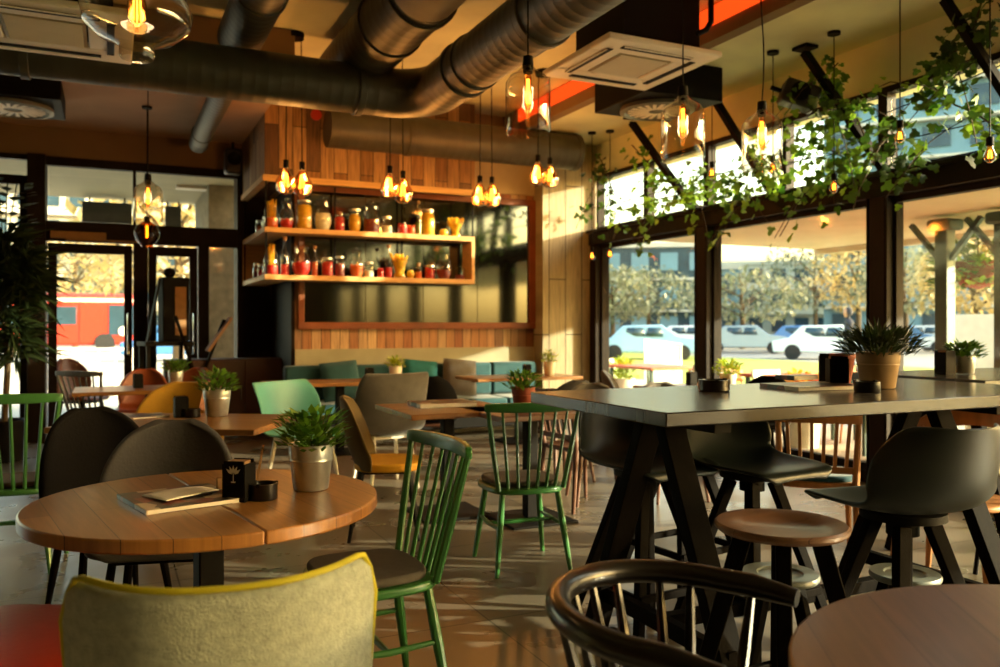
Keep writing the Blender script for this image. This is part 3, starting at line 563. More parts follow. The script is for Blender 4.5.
# lacquered hoop armchair in front
def hoop(label,loc,rz):
    t=E('hoop_back_armchair',label,'chair',loc,rz); m=M['blkgl']; sz=.45; hz=.72
    MB().prism(sup(36,.46,.46,2.5),sz-.035,sz).build('seat',m,t,bev=.012,seg=3)
    legs4(t,m,.16,.16,sz-.03,.24,.23,.02,.013)
    pts=[Vector((.245,.15,hz-.01)),Vector((.25,.05,hz))]+[Vector((.25*math.cos(a),-.02-.25*math.sin(a),hz+.015*math.sin(a))) for a in[PI*k/22 for k in range(23)]]+[Vector((-.25,.05,hz)),Vector((-.245,.15,hz-.01))]
    n=len(pts); g=MB(); g.tube(pts,[.02]+[.027]*(n-2)+[.02],14,sx=1.0)
    g.build('hoop_rail',m,t)
    for u in [.03,.13,.22,.31,.40,.5,.60,.69,.78,.87,.97]:
        i=int(u*(n-1)); e=pts[i]; b=Vector((e.x*.72,e.y*.72-.0,sz-.01)); MB().tube([b,b.lerp(e,.5)+Vector((0,0,0)),e-Vector((0,0,.01))],[.012,.0135,.009],8).build('spindle',m,t)
    for a in(-1,1): MB().tube([(a*.2,-.19,.2),(a*.2,.19,.2)],.011,8).build('stretcher',m,t)
    return t
hoop('glossy black hoop-backed armchair at the bottom edge beside the right round table',W(.385,1.68),D(.83,-.55))
# near upholstered armchair, its back to the camera
def near_chair():
    t=E('upholstered_armchair','grey-green wool armchair with lime piping in the foreground, its back to the camera','armchair',W(-.545,1.66),D(-.30,.95))
    top=.855; sz=.45
    def fn(u,v):
        uu=2*u-1; hw=.275*(1-.05*(1-v)); edge=1-.0; zt=top+.012*abs(uu)**2-.09*max(0,(abs(uu)-.86)/.14)**2.2
        z=.40+(zt-.40)*v; x=hw*uu; y=-.16-.10*(v**.8)+.16*abs(uu)**2.6
        return (x,y,z)
    b=MB().grid(fn,40,18).build('backrest',M['felt'],t,sol=.045,sm=180,sub=1)
    pts=[Vector(fn(0,.0))]+[Vector(fn(0,v/10)) for v in range(1,10)]+[Vector(fn(k/40,1)) for k in range(41)]+[Vector(fn(1,1-v/10)) for v in range(1,11)]
    c=Vector((0,.2,.6))
    MB().tube([p+Vector((0,-.024,.006)) for p in pts],.006,8).build('piping',M['piping'],b)
    MB().prism(sup(34,.52,.48,3.2,.08),sz-.06,sz+.03).build('seat',M['felt'],t,bev=.03,seg=4)
    legs4(t,M['timber'],.19,.2,sz-.05,.23,.23,.018,.012,y0=.05)
    return t
near_chair()
# red leather chair at bottom left (seat and back beyond the frame)
t=E('leather_seat','red-orange leather seat at the bottom left corner beside the wool armchair','seat',W(-1.32,2.22),D(.15,1))
def cush(u,v):
    uu,vv=2*u-1,2*v-1; e=(1-abs(uu)**6)*(1-abs(vv)**6); return (uu*.36,vv*.34,.38+.09*e**.5+.012*math.cos(uu*2.2)-.015*(1-uu*uu)*(1-vv*vv))
g=MB().grid(cush,24,24).build('seat_cushion',M['leather'],t,sm=180); MB().prism(sup(30,.72,.68,7),.30,.385).build('seat_base',M['leather'],t,bev=.02,seg=3); legs4(t,M['timber'],.28,.26,.3,.31,.29,.02,.014)
# banquette along the back wall
t=E('banquette','long teal upholstered bench along the back wall under the mirror','bench',(0,YF,0))
x0,x1=1.75,4.9
MB().b2((x0,-.62,.12),(x1,-.08,.34)).build('base',M['black'],t,bev=.01)
n=5
for k in range(n):
    a=x0+(x1-x0)*k/n; b=x0+(x1-x0)*(k+1)/n
    MB().b2((a+.004,-.66,.34),(b-.004,-.1,.46)).build('seat_cushion',M['teal'],t,bev=.03,seg=3)
    MB().b2((a+.004,-.2,.47),(b-.004,-.04,.86)).build('back_cushion',M['teal'],t,bev=.035,seg=3)
for i,(x,mm_,lb) in enumerate(((2.35,M['teal'],'dark teal cushion on the banquette behind the pale teal armchair'),(3.3,mat('teal_fabric_light','#0e5f63',.85,0,.1,14,.2),'bright teal cushion on the banquette right of the small plant'),(3.8,M['greyf'],'grey cushion leaning on the banquette next to the bright teal cushion'))):
    def fn(u,v): uu,vv=2*u-1,2*v-1; return (uu*.22,0,vv*.22)
    g=MB(); 
    for s_ in(-1,1): g.grid(lambda u,v:((2*u-1)*.22,s_*.075*((1-(2*u-1)**4)*(1-(2*v-1)**4))**.6,(2*v-1)*.22),12,12)
    o=g.build('cushion',mm_,sm=180,loc=(x,YF-.3,.69)); o.rotation_euler=(R(-14),R(6 if i else -5),R(4)); tag(o,lb,'cushion','banquette cushions')
# ------------------------------------------------------------ tables
def round_table(label,loc,r,rz,top,h=.74,th=.04,group=None,seam=True):
    t=E('round_table',label,'table',loc,rz,group)
    if seam:
        for s_ in(-1,1):
            pts=[(r*math.sin(a),s_*.0015+ s_*max(0,r*math.cos(a))) for a in[-PI/2+PI*k/40 for k in range(41)]]
            MB().prism(pts,h-th,h).build('tabletop_half',top,t,bev=.006,seg=3,sm=30)
    else: MB().prism([(r*math.cos(2*PI*k/80),r*math.sin(2*PI*k/80)) for k in range(80)],h-th,h).build('tabletop',top,t,bev=.006,seg=3,sm=30)
    MB().b2((-.3,-.04,h-th-.02),(.3,.04,h-th)).b2((-.04,-.3,h-th-.02),(.04,.3,h-th)).build('top_bracket',M['black'],t)
    MB().b2((-.04,-.04,.02),(.04,.04,h-th-.02)).build('pedestal',M['black'],t,bev=.006); MB().b2((-.24,-.24,0),(.24,.24,.015)).build('base_plate',M['black'],t,bev=.006)
    return t
RT=W(-.955,2.72); round_table('round light wood table with a magazine and bucket plant, front left',RT,.545,D(.435,-.62)+PI/2,M['cartable'])
round_table('round brown wooden table at the bottom right corner',W(1.02,1.26),.55,D(1,-.15),M['walnut'],seam=False,th=.03)
def square_table(label,loc,rz,w_,d_,top,group='wooden dining tables',h=.74):
    loc=Vector((loc[0],loc[1],0))
    t=E('dining_table',label,'table',loc,rz,group)
    MB().b2((-w_/2,-d_/2,h-.035),(w_/2,d_/2,h)).build('tabletop',top,t,bev=.005); MB().b2((-.04,-.04,.02),(.04,.04,h-.035)).build('pedestal',M['black'],t,bev=.006)
    MB().b2((-.24,-.24,0),(.24,.24,.018)).build('base_plate',M['black'],t,bev=.006); MB().b2((-w_/2+.08,-.03,h-.055),(w_/2-.08,.03,h-.035)).build('top_bracket',M['black'],t); return t
tw=M['cartable']
square_table('square wooden pedestal table in the middle, left of the green chair',P(440,407,.74)+W(.05,-.0),.0,.8,.8,tw)
T2=W(-1.9,4.95); square_table('wooden table with condiments and a bucket plant behind the near round table',T2,-YAW-.08,1.2,.8,tw)
T3=PZ(150,374,7.6); T3.z=0; square_table('wooden table near the entrance door under the menu stand',T3,0,1.25,.75,tw)
T4=Vector((2.15,8.45,0)); square_table('wooden table at the left end of the banquette',T4,0,1.5,.62,tw)
T5=Vector((4.2,8.42,0)); square_table('wooden table at the right end of the banquette',T5,0,1.3,.65,tw)
T6=PX(700,372,4.9); T6.z=0; square_table('pale wooden table by the window between the two posts',T6,0,.8,1.0,tw)
T7=PZ(525,365,8.0); T8=PZ(965,372,4.9)
# high table
def high_table():
    t=E('high_table','long dark-topped high table on black trestle legs','table',W(.50,2.50),D(-.42,.907)); h=1.04; Lg=2.1; Wd=.90
    MB().b2((0,0,h-.045),(Lg,Wd,h)).build('tabletop',M['greytop'],t,bev=.004)
    for x in(.30,1.70):
        tr=MB().b2((x-.035,.1,h-.09),(x+.035,Wd-.1,h-.045)).build('trestle_beam',M['black'],t,bev=.003)
        for s_ in(-1,1):
            MB().bar((x,Wd/2+s_*.06,h-.09),(x,Wd/2+s_*.47,0),.05,.095,up=(1,0,0)).build('trestle_leg',M['timber'],t,bev=.004)
        MB().bar((x,Wd/2-.4,.22),(x,Wd/2+.4,.22),.04,.06).build('trestle_brace',M['timber'],t,bev=.003)
        MB().bar((x-.12,Wd/2-.47,.012),(x+.12,Wd/2-.47,.012),.05,.024).build('foot',M['black'],t); MB().bar((x-.12,Wd/2+.47,.012),(x+.12,Wd/2+.47,.012),.05,.024).build('foot',M['black'],t)
    MB().bar((.3,Wd/2,.22),(1.7,Wd/2,.22),.05,.05).build('long_brace',M['timber'],t,bev=.003)
    return t
high_table()
def ht2():
    t=E('high_table','second dark high table at the right edge with a small green plant','table',PZ(985,383,4.0).xy.to_3d(),D(-.426,.905)); h=1.04-.0
    MB().b2((0,0,h-.05),(1.8,.8,h)).build('tabletop',M['greytop'],t,bev=.004)
    for x in(.3,1.5):
        for s_ in(-1,1): MB().bar((x,.4+s_*.1,h-.05),(x,.4+s_*.38,0),.06,.05,up=(1,0,0)).build('trestle_leg',M['timber'],t,bev=.004)
    return t
H2=ht2()
# black metal stool frame at right edge
t=E('metal_stool','black metal bar stool with a ring footrest at the right picture edge','bar stool',P(992,520,.3)+W(.14,0),0); t.location.z=0
MB().lathe([(0,.72),(.17,.72),(.175,.735),(.16,.75),(0,.75)],30).build('seat',M['black'],t)
for a in range(4):
    an=PI/4+a*PI/2; MB().rod((.12*math.cos(an),.12*math.sin(an),.72),(.2*math.cos(an),.2*math.sin(an),0),.012).build('leg',M['black'],t)
MB().tube([(.185*math.cos(2*PI*k/30),.185*math.sin(2*PI*k/30),.26) for k in range(30)],.009,8,closed=True).build('foot_ring',M['black'],t)
# menu lectern by the doors
p=P(163,368,0)if False else PY(165,345,10.2); t=E('menu_stand','tall black menu stand with a bag on top before the entrance doors','stand',(p.x,p.y,0),R(10))
for a in(-1,1):
    for b in(-1,1): MB().bar((a*.22,b*.18,0),(a*.22,b*.18,1.08),.04,.04).build('leg',M['black'],t)
MB().b2((-.26,-.22,1.08),(.26,.22,1.13)).build('shelf',M['black'],t,bev=.004); MB().b2((-.24,-.2,.5),(.24,.2,.53)).build('shelf',M['black'],t)
MB().b2((-.05,-.12,1.13),(.24,.12,1.86)).build('panel',M['black'],t,bev=.01); MB().b2((.08,-.135,1.2),(.2,-.121,1.75)).build('card',M['kraft'],t); MB().bar((-.2,-.05,1.13),(-.07,-.05,1.84),.02,.06).build('brace',M['black'],t); MB().lathe([(0,0),(.05,.01),(.07,.05),(.05,.1),(0,.12)],14).build('knob',M['black'],t).location=(.05,0,1.86)
p=PY(205,340,10.0); t=E('folding_stand','dark folded wooden rack crossing like an X right of the menu stand','stand',(p.x,p.y,0),R(5))
MB().bar((-.32,0,1.42),(.12,0,.0),.05,.03).build('leg',M['timber'],t); MB().bar((.22,.04,1.38),(-.3,.04,0),.05,.03).build('leg',M['timber'],t); MB().bar((.02,-.02,1.02),(.28,-.02,1.4),.16,.03).build('board',M['kraft'],t)
# dark cupboard behind, below the glass panel
p=PY(232,372,10.3); t=E('sideboard','dark brown low sideboard left of the banquette','cabinet',(p.x,p.y+.0,0),0)
MB().b2((-.75,-.22,.05),(.55,.22,.92)).build('body',mat('dark_brown_wood','#3a1f10',.5,0,.2,3),t,bev=.006)
for k in range(3): d=MB().b2((-.74+.43*k,-.24,.08),(-.32+.43*k,-.221,.9)).build('door',mat('dark_brown_wood','#3a1f10'),t,bev=.004); MB().rod((-.36+.43*k,-.25,.45),(-.36+.43*k,-.25,.6),.007).build('handle',M['chrome'],d)
# ------------------------------------------------------------ plants
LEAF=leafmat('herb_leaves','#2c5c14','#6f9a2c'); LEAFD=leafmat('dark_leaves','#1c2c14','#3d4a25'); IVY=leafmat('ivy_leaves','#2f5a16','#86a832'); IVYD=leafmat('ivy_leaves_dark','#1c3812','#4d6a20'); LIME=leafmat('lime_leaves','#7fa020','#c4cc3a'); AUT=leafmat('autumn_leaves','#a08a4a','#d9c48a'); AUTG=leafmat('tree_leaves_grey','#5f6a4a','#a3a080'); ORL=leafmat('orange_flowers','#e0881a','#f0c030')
def foliage(r,h,n,L,wd,seed,droop=.2,up=.7):
    rd=random.Random(seed); g=MB()
    for k in range(n):
        a=rd.uniform(0,2*PI); e=rd.uniform(0,1)**.6; x=rd.uniform(0,1)**.5*r*.75
        p=Vector((math.cos(a)*x,math.sin(a)*x,rd.uniform(.02,.85)*h*(1-.45*(x/r)**2))); d=Vector((math.cos(a)*(.3+x/r),math.sin(a)*(.3+x/r),up*rd.uniform(.1,1.6)))
        g.leaf(p,d,(rd.uniform(-.3,.3),rd.uniform(-.3,.3),1),L*rd.uniform(.6,1.2),wd*rd.uniform(.7,1.2),droop)
    return g
def bucket_plant(label,loc,rt=.075,rb=.058,h=.15,fr=.13,fh=.17,n=260,leaf=None,pot=None,seed=1,L=.05,wd=.026,up=.7,cat='potted plant',group='potted plants on the tables'):
    t=E('potted_plant',label,cat,loc,seed*1.3,group)
    b=MB().lathe([(0,.002),(rb*.96,.002),(rb,.006),(rb+(rt-rb)*.62,h*.62),(rt*.955,h*.66),(rb+(rt-rb)*.72,h*.70),(rt*.97,h*.74),(rb+(rt-rb)*.86,h*.80),(rt*.985,h*.84),(rt*.97,h*.9),(rt,h),(rt+.003,h+.002),(rt-.004,h+.002),(rt-.006,h-.02),(0,h-.02)],36).build('pot',pot or M['galv'],t)
    MB().lathe([(0,h-.012),(rt-.007,h-.015)],20).build('soil',M['soil'],t)
    f=foliage(fr,fh,n,L,wd,seed,up=up).build('foliage',leaf or LEAF,t,sm=180); f.location.z=h-.02
    g=MB(); rd=random.Random(seed)
    for k in range(9): a=rd.uniform(0,6.28); g.tube([(math.cos(a)*rt*.3,math.sin(a)*rt*.3,h-.02),(math.cos(a)*fr*.5,math.sin(a)*fr*.5,h+fh*.6)],.0018,5)
    g.build('stems',M['stem'],t)
    return t
TZ=.741
bucket_plant('lush green herb in a ribbed metal bucket on the near round table',P(311,489,TZ),.077,.060,.155,.135,.16,360,seed=2)
def on(px,py,z): return P(px,py,z)
bucket_plant('green herb in a metal bucket on the wooden table behind the near round table',on(217,416,TZ)+W(0,0),.085,.066,.17,.15,.16,240,seed=3)
bucket_plant('small green herb in a metal pot on the table by the entrance',Vector((T3.x+.22,T3.y,TZ)),.07,.055,.15,.14,.13,160,seed=4)
bucket_plant('small leafy plant in a white pot on the left banquette table',Vector((2.98,8.35,TZ)) if False else Vector((2.75,8.45,TZ)),.07,.055,.14,.12,.13,140,seed=5,pot=M['white'],leaf=LIME)
bucket_plant('leafy plant in a terracotta-tinted pot on the middle table right side',PZ(519,392,5.6),.08,.06,.16,.15,.14,200,seed=6,pot=M['terra'])
bucket_plant('pale lime plant on the far table beside the board column',Vector((4.55,8.35,TZ)),.07,.055,.16,.13,.16,140,seed=7,leaf=LIME,pot=M['white'])
bucket_plant('round bright lime plant on the window table, seen over the high table',Vector((T6.x+.2,T6.y-.15,TZ)),.075,.06,.13,.15,.16,220,seed=8,leaf=LIME,pot=M['white'])
bucket_plant('dark spiky heather in a white and brown paper-wrapped pot on the high table',P(878,388,1.041),.088,.068,.15,.19,.13,460,leaf=LEAFD,pot=mat('wrap_paper','#a88a62',.6,0,.35,5),seed=9,L=.07,wd=.014,up=.95)
hp=H2.matrix_basis@Vector((.25,.55,1.041))
bucket_plant('bright green plant in a small metal pot on the second high table',PZ(964,373,4.55).xy.to_3d()+Vector((0,0,1.041)),.06,.05,.10,.11,.10,200,seed=10)
# fix: the middle-right plant stands on its own small table
tp=PZ(530,400,5.6); square_table('dark wooden table behind the green chair, with the terracotta plant pot',Vector((tp.x,tp.y,0)),.0,.75,.7,M['walnut'])
bpy.data.objects['potted_plant.004'].location=(tp.x-.1,tp.y-.1,TZ)
# tall dracaena at the left edge
p=PY(4,380,9.3); t=E('tall_floor_plant','tall bushy floor plant against the left window','floor plant',(p.x,p.y,0))
MB().lathe([(0,.0),(.17,0),(.2,.38),(.19,.4),(.17,.36),(0,.35)],30).build('pot',M['black'],t); MB().lathe([(0,.355),(.17,.352)],20).build('soil',M['soil'],t)
g=MB(); g.tube([(0,0,.35),(.03,0,.9),(-.02,.02,1.5),(.02,0,2.0)],[.03,.028,.024,.018],9); g.tube([(.03,0,.9),(.14,.05,1.4),(.17,.02,1.8)],[.02,.016,.012],8); g.build('trunk',M['stem'],t)
g=MB(); rd=random.Random(4)
for c_,n_ in (((.02,0,2.0),150),((.17,.02,1.8),120),((-.02,.02,1.5),130),((.1,0,1.2),90)):
    for k in range(n_):
        a=rd.uniform(0,2*PI); g.leaf(Vector(c_)+Vector((0,0,rd.uniform(-.25,.15))),(math.cos(a),math.sin(a),rd.uniform(-.5,1.1)),(0,0,1),rd.uniform(.25,.5),.04,.7)
for k in range(60):
    a=rd.uniform(0,2*PI); g.leaf((.05+.15*math.cos(a),.15*math.sin(a),2.35+rd.uniform(-.2,.35)),(math.cos(a),math.sin(a),.4),(0,0,1),.11,.1,.2)
for k in range(3): g.tube([(0,0,2.0),(.08*k-.05,0,2.7)],.006,5)
g.build('foliage',LEAFD,t,sm=180)
# ivy
def ivy(label,pts,n,spread,mt=None,seed=1,size=.072,trail=3):
    n=int(n*.48); spread*=.55
    rd=random.Random(seed); pts=[Vector(p) for p in pts]; t=E('hanging_ivy',label,'ivy',pts[0],0,'ivy on the window wall'); o=pts[0]
    st=MB(); lf=MB(); st.tube([p-o for p in pts],.007,6)
    runs=[pts]
    for k in range(trail):
        b=pts[rd.randrange(len(pts))]; L=[b]
        d=Vector((rd.uniform(-.6,.1),rd.uniform(-1,1),rd.uniform(-.6,.5))).normalized()
        for j in range(6): L.append(L[-1]+d*.11+Vector((0,0,-.018*j))+Vector((rd.uniform(-.03,.03),)*3))
        st.tube([p-o for p in L],.004,5); runs.append(L)
    for k in range(n):
        r_=runs[0] if rd.random()<.5 else rd.choice(runs); i=rd.randrange(len(r_)-1); b=r_[i].lerp(r_[i+1],rd.random())-o
        off=Vector((rd.gauss(0,1)*.8,rd.gauss(0,1),rd.gauss(-.15,1)*.9))*spread; 
        s=size*rd.uniform(.6,1.25); dn=Vector((rd.uniform(-.8,.3),rd.uniform(-.8,.8),rd.uniform(-1.1,.2))).normalized(); fc=Vector((rd.uniform(-1,.2),rd.uniform(-1,.3),rd.uniform(-.1,.8))).normalized()
        a=dn.cross(fc); 
        if a.length<.1: continue
        a.normalize(); nn=a.cross(dn); p=b+off; dn=dn*s; a=a*s
        vs=[p, p+a*.28+dn*-.12,p+a*.62+dn*.2,p+a*.3+dn*.42,p+a*.34+dn*.72,p+dn*1.0,p-a*.34+dn*.72,p-a*.3+dn*.42,p-a*.62+dn*.2,p-a*.28+dn*-.12,p+dn*.35+nn*s*.1]
        lf.add(vs,[(i,(i+1)%10,10) for i in range(10)])
    st.build('stems',M['ivystem'],t); lf.build('leaves',mt or IVY,t,sm=180); return t
def brp(y,f): return Vector((5.5,y-f,LZ-(LZ-2.5)*f))
def ip(px,py,X=5.42): return PX(px,py-5,X)
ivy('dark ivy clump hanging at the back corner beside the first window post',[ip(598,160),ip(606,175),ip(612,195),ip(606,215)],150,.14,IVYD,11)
ivy('bright ivy around the brace nearest the back corner',[ip(632,150),ip(650,170),ip(665,185),ip(688,200),ip(700,212)],260,.17,IVY,12)
ivy('dark and light ivy around the brace behind the jar lamps',[ip(690,190),ip(712,185),ip(730,190),ip(724,205)],150,.14,IVY,13)
ivy('ivy clump below the wavy cord lamp',[ip(745,155),ip(765,165),ip(780,178),ip(768,195)],210,.14,IVY,14)
ivy('ivy twisted round the brace next to the black speaker',[ip(838,68),ip(826,80),ip(830,95),ip(842,108),ip(858,125),ip(868,150),ip(874,170)],230,.14,IVY,15)
ivy('bright ivy spreading left along the head of the upper window',[ip(862,104),ip(848,112),ip(834,120),ip(824,132),ip(812,145),ip(800,168)],230,.13,IVY,16)
ivy('dense ivy below the brace in front of the upper window',[ip(820,150),ip(840,160),ip(848,172),ip(832,178)],260,.15,IVY,17)
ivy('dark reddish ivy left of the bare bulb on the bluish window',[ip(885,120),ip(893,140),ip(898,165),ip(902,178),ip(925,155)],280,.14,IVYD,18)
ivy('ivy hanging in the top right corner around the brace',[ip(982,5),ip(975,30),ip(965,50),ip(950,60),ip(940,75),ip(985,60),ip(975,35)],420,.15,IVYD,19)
ivy('ivy trail crossing the bluish window at the right edge',[ip(925,85),ip(955,110),ip(975,118),ip(1000,135),ip(985,145)],230,.12,IVY,20)
ivy('ivy reaching along the window beam between the jar lamps and the brace',[ip(640,210),ip(655,205),ip(700,195),ip(730,190),ip(745,180)],170,.1,IVY,21)
# outdoor hanging basket
p=PX(978,262,8.6); t=E('hanging_basket','big hanging basket of green and reddish plants outside at the right','hanging plant',p)
MB().lathe([(0,-.3),(.18,-.25),(.26,-.05),(.27,0),(0,-.02)],24).build('basket',M['terra'],t); foliage(.6,.7,420,.16,.09,5,.5,.4).build('foliage',IVY,t,sm=180).location.z=-.3; MB().rod((0,0,0),(0,0,1.0),.008).build('hook_rod',M['black'],t)
# ------------------------------------------------------------ things on the tables
EMB=mat('white_print','#c8c4ba',.6,0,0)
def emblem(parent,loc,s):
    g=MB()
    for a in(-50,-25,0,25,50):
        q=Matrix.Rotation(R(a),3,'Y'); g.prism([(x*s,y*s) for x,y in()],0,0) if False else None
        v=[q@Vector((x*s,0,z*s)) for x,z in((0,.1),(.09,.32),(0,.6),(-.09,.32))]; g.add(v,[(0,1,2,3)])
    g.add([Vector((x*s,0,z*s)) for x,z in((-.025,-.35),(.025,-.35),(.025,.12),(-.025,.12))],[(0,1,2,3)])
    g.add([Vector((x*s,0,z*s)) for x,z in((-.16,-.35),(.16,-.35),(.12,-.42),(-.12,-.42))],[(0,1,2,3)])
    o=g.build('emblem',EMB,parent); o.location=loc; return o
def caddy(loc,rz,label,group='condiment boxes',emb=False):
    t=E('condiment_box',label,'condiment box',loc,rz,group)
    MB().b2((-.04,-.035,0),(.04,.035,.012)).b2((-.04,-.035,.012),(-.035,.035,.12)).b2((.035,-.035,.012),(.04,.035,.12)).b2((-.035,-.035,.012),(.035,-.031,.13)).b2((-.035,.031,.012),(.035,.035,.13)).build('box',M['black'],t,bev=.0015)
    if emb: emblem(t,(0,-.0362,.085),.055)
    MB().b2((-.03,-.02,.02),(.03,.02,.128)).build('napkins',M['kraft'],t); return t
caddy(P(239,500,TZ),D(.2,1),'black condiment box with a white tree mark on the near round table',emb=True)
o=MB().b2((-.035,-.004,0),(.035,.004,.155)).build('table_card',M['kraft'],loc=P(255,491,TZ),rz=D(1,.25),bev=.001); o.rotation_euler.x=R(-10); tag(o,'upright brown card leaning beside the black box with the tree mark','card')
def ashtray(loc,r,h,label,rz=0):
    t=E('ashtray',label,'ashtray',loc,rz,'black ashtrays'); MB().lathe([(0,.0),(r*.95,0),(r,.004),(r,h),(r*.9,h+.001),(r*.84,h-.006),(r*.8,h*.4),(0,h*.35)],28).build('bowl',M['blkgl'],t)
    for k in range(3): a=k*2*PI/3; MB().bar((math.cos(a)*r*.8,math.sin(a)*r*.8,h-.002),(math.cos(a)*r*1.02,math.sin(a)*r*1.02,h-.002),.012,.012).build('notch',M['black'],t)
    return t
ashtray(P(263,499,TZ),.046,.052,'black round ashtray right of the condiment box on the near round table')
ashtray(PZ(714,387,3.35).xy.to_3d()+Vector((0,0,1.041)),.062,.045,'flat black ashtray alone on the left half of the high table')
bx=MB().b2((-.018,-.012,0),(.018,.012,.05)).build('salt_shaker',M['kraft'],loc=P(222,492,TZ),bev=.004); tag(bx,'small brown shaker left of the black condiment box on the near table','shaker')
def magazine(loc,rz,w_,h_,label,th=.012,name='magazine',cat='magazine'):
    t=E(name,label,cat,loc,rz); MB().b2((-w_/2+.002,-h_/2+.002,.001),(w_/2-.002,h_/2-.002,th-.001)).build('pages',mat('page_edges','#d8d2c4',.7,0,.05),t)
    g=MB().b2((-w_/2,-h_/2,th-.001),(w_/2,h_/2,th)).b2((-w_/2,-h_/2,0),(w_/2,h_/2,.001)).b2((-w_/2-.001,-h_/2,0),(-w_/2+.002,h_/2,th)).build('cover',M['cov'],t); return t
def covmat():
    m,nt,b=base('magazine_cover'); L=nt.links; N=nt.nodes.new; tc=N('ShaderNodeTexCoord'); vo=N('ShaderNodeTexVoronoi'); vo.inputs['Scale'].default_value=14; r=N('ShaderNodeValToRGB'); cr=r.color_ramp
    for i,(p_,c_) in enumerate(((0,'#1e1410'),(.3,'#6f2a18'),(.5,'#3a2c22'),(.75,'#b9a88c'),(1,'#46362a'))):
        e=cr.elements[i] if i<2 else cr.elements.new(p_); e.position=p_; e.color=hexc(c_)
    cr.interpolation='CONSTANT'; L.new(tc.outputs['Object'],vo.inputs[0]); sp=N('ShaderNodeSeparateColor'); L.new(vo.outputs['Color'],sp.inputs[0]); L.new(sp.outputs[0],r.inputs[0]); L.new(r.outputs[0],b.inputs['Base Color']); b.inputs['Roughness'].default_value=.3; return m
M['cov']=covmat()
c0,c1,c2,c3=P(139,517,TZ),P(240,503,TZ),P(212,487,TZ),P(124,496,TZ); mc=(c0+c1+c2+c3)/4; v=c1-c0; v2=((c3-c0)+(c2-c1))/2
magazine(mc,math.atan2(v.y,v.x),v.length*.97,v2.length*.95,'dark patterned magazine lying on the near round table',.014)
o=MB().grid(lambda u,v:((u-.5)*.2,(v-.5)*.14*(1-.3*u),.003+.006*math.sin(u*3)*v),8,6).build('leaflet',M['paper'],loc=mc+Vector((.01,.01,.017)),rz=math.atan2(v.y,v.x)+.25,sol=.002); tag(o,'loose pale leaflet lying on top of the magazine','leaflet')
o=MB().prism([(-.06,-.02),(.09,-.035),(.07,-.005),(-.05,.01)],0,.003).build('black_card',M['black'],loc=mc+Vector((.0,-.02,.0165)),rz=math.atan2(v.y,v.x)); tag(o,'narrow black card under the leaflet on the magazine','card')
# high table things
HZT=1.041
def HT(px,py,dz=0): q=P(px,py,HZT); q.z=HZT+dz; return q
magazine(HT(815,388),D(.95,.3)+PI/2,.36,.26,'flat menu folder lying on the high table under the card holder',.016,'menu_folder','menu')
o=magazine(HT(797,383,.017),D(.9,.5)+PI/2,.16,.11,'small pale notebook on top of the menu folder',.02,'notebook','notebook')
caddy(HT(837,386),D(.1,1),'black condiment box nearest the camera on the high table')
caddy(HT(828,381),D(.3,1),'second black condiment box further back on the high table')
tp_=E('terracotta_pot','small brown pot between the condiment boxes and the heather','pot',HT(847,384,.0)+W(0,.05)); MB().lathe([(0,0),(.035,0),(.052,.11),(.056,.115),(.056,.135),(.048,.135),(.045,.1),(0,.09)],28).build('body',M['terra'],tp_)
ashtray(HT(867,392),.05,.042,'black ashtray in front of the heather pot on the high table')
# middle table things
caddy(P(183,420,TZ)if False else P(181,417,TZ),0.1,'black condiment box on the wooden table in front of the mustard chair')
ashtray(P(192,417,TZ),.05,.05,'black ashtray beside the condiment box on the left middle table')
o=MB().b2((-.03,-.003,0),(.03,.003,.2)).build('table_card',mat('striped_card','#b87a5a',.7,0,.4,30),loc=P(190,412,TZ)+W(.05,.1)); o.rotation_euler=(R(-6),R(14),0); tag(o,'upright pale and red card behind the ashtray on the left middle table','card')
magazine(P(140,417,TZ),.2,.3,.22,'open magazine on the left middle table beside the condiment box',.01)
caddy(Vector((T3.x-.1,T3.y,TZ)),.1,'black condiment box left of the small herb on the table by the entrance')
caddy(Vector((T5.x+.1,T5.y,TZ)),0,'black condiment box on the right banquette table')
caddy(Vector((T4.x+.3,T4.y-.05,TZ)),0,'black condiment box on the left banquette table')
caddy(Vector((T6.x+.1,T6.y+.25,TZ)),0,'black condiment box on the window table')
caddy(Vector((tp.x+.2,tp.y+.05,TZ)),0,'black condiment box on the table behind the green chair')
pm_=P(440,407,.74)+W(.05,0); magazine(Vector((pm_.x,pm_.y+.1,TZ)),0,.42,.28,'stack of pale folded menus on the square middle table',.03,'menu_folder','menu')
hp=PZ(945,377,4.5); caddy(Vector((hp.x,hp.y,1.041)),0,'dark condiment box left of the bright plant on the second high table')
# ------------------------------------------------------------ jar shelves
SY=HB-.02; zu,zl=2.37,1.86
t=E('hanging_jar_shelf','two tier hanging pine shelf wrapping the corner of the board hood','shelf',(BX,HB,0))
for z in(zu,zl):
    MB().b2((0,-.0,z-.055),(2.45,.30,z)).build('shelf_board',M['shelfw'],t,bev=.004)
    MB().b2((0,.30,z-.055),(.28,1.62,z)).build('shelf_board',M['shelfw'],t,bev=.004)
MB().b2((2.41,.0,zl),(2.45,.3,zu-.055)).build('end_panel',M['shelfw'],t,bev=.003); MB().b2((.0,1.6,zl),(.28,1.64,zu-.055)).build('end_panel',M['shelfw'],t,bev=.003)
for x,y in((.02,.02),(.83,.28),(1.63,.28),(2.43,.02),(.02,1.58)): MB().b2((x-.008,y-.008,zl-.05),(x+.008,y+.008,2.92)).build('hanger_rod',M['black'],t)
CM={k:mat('filling_'+k,v,.5,0,.3,22) for k,v in dict(red='#c81e08',gold='#f2b81e',orange='#e8681a',white='#efe8cc',dark='#7a200c',green='#6b7a1a').items()}
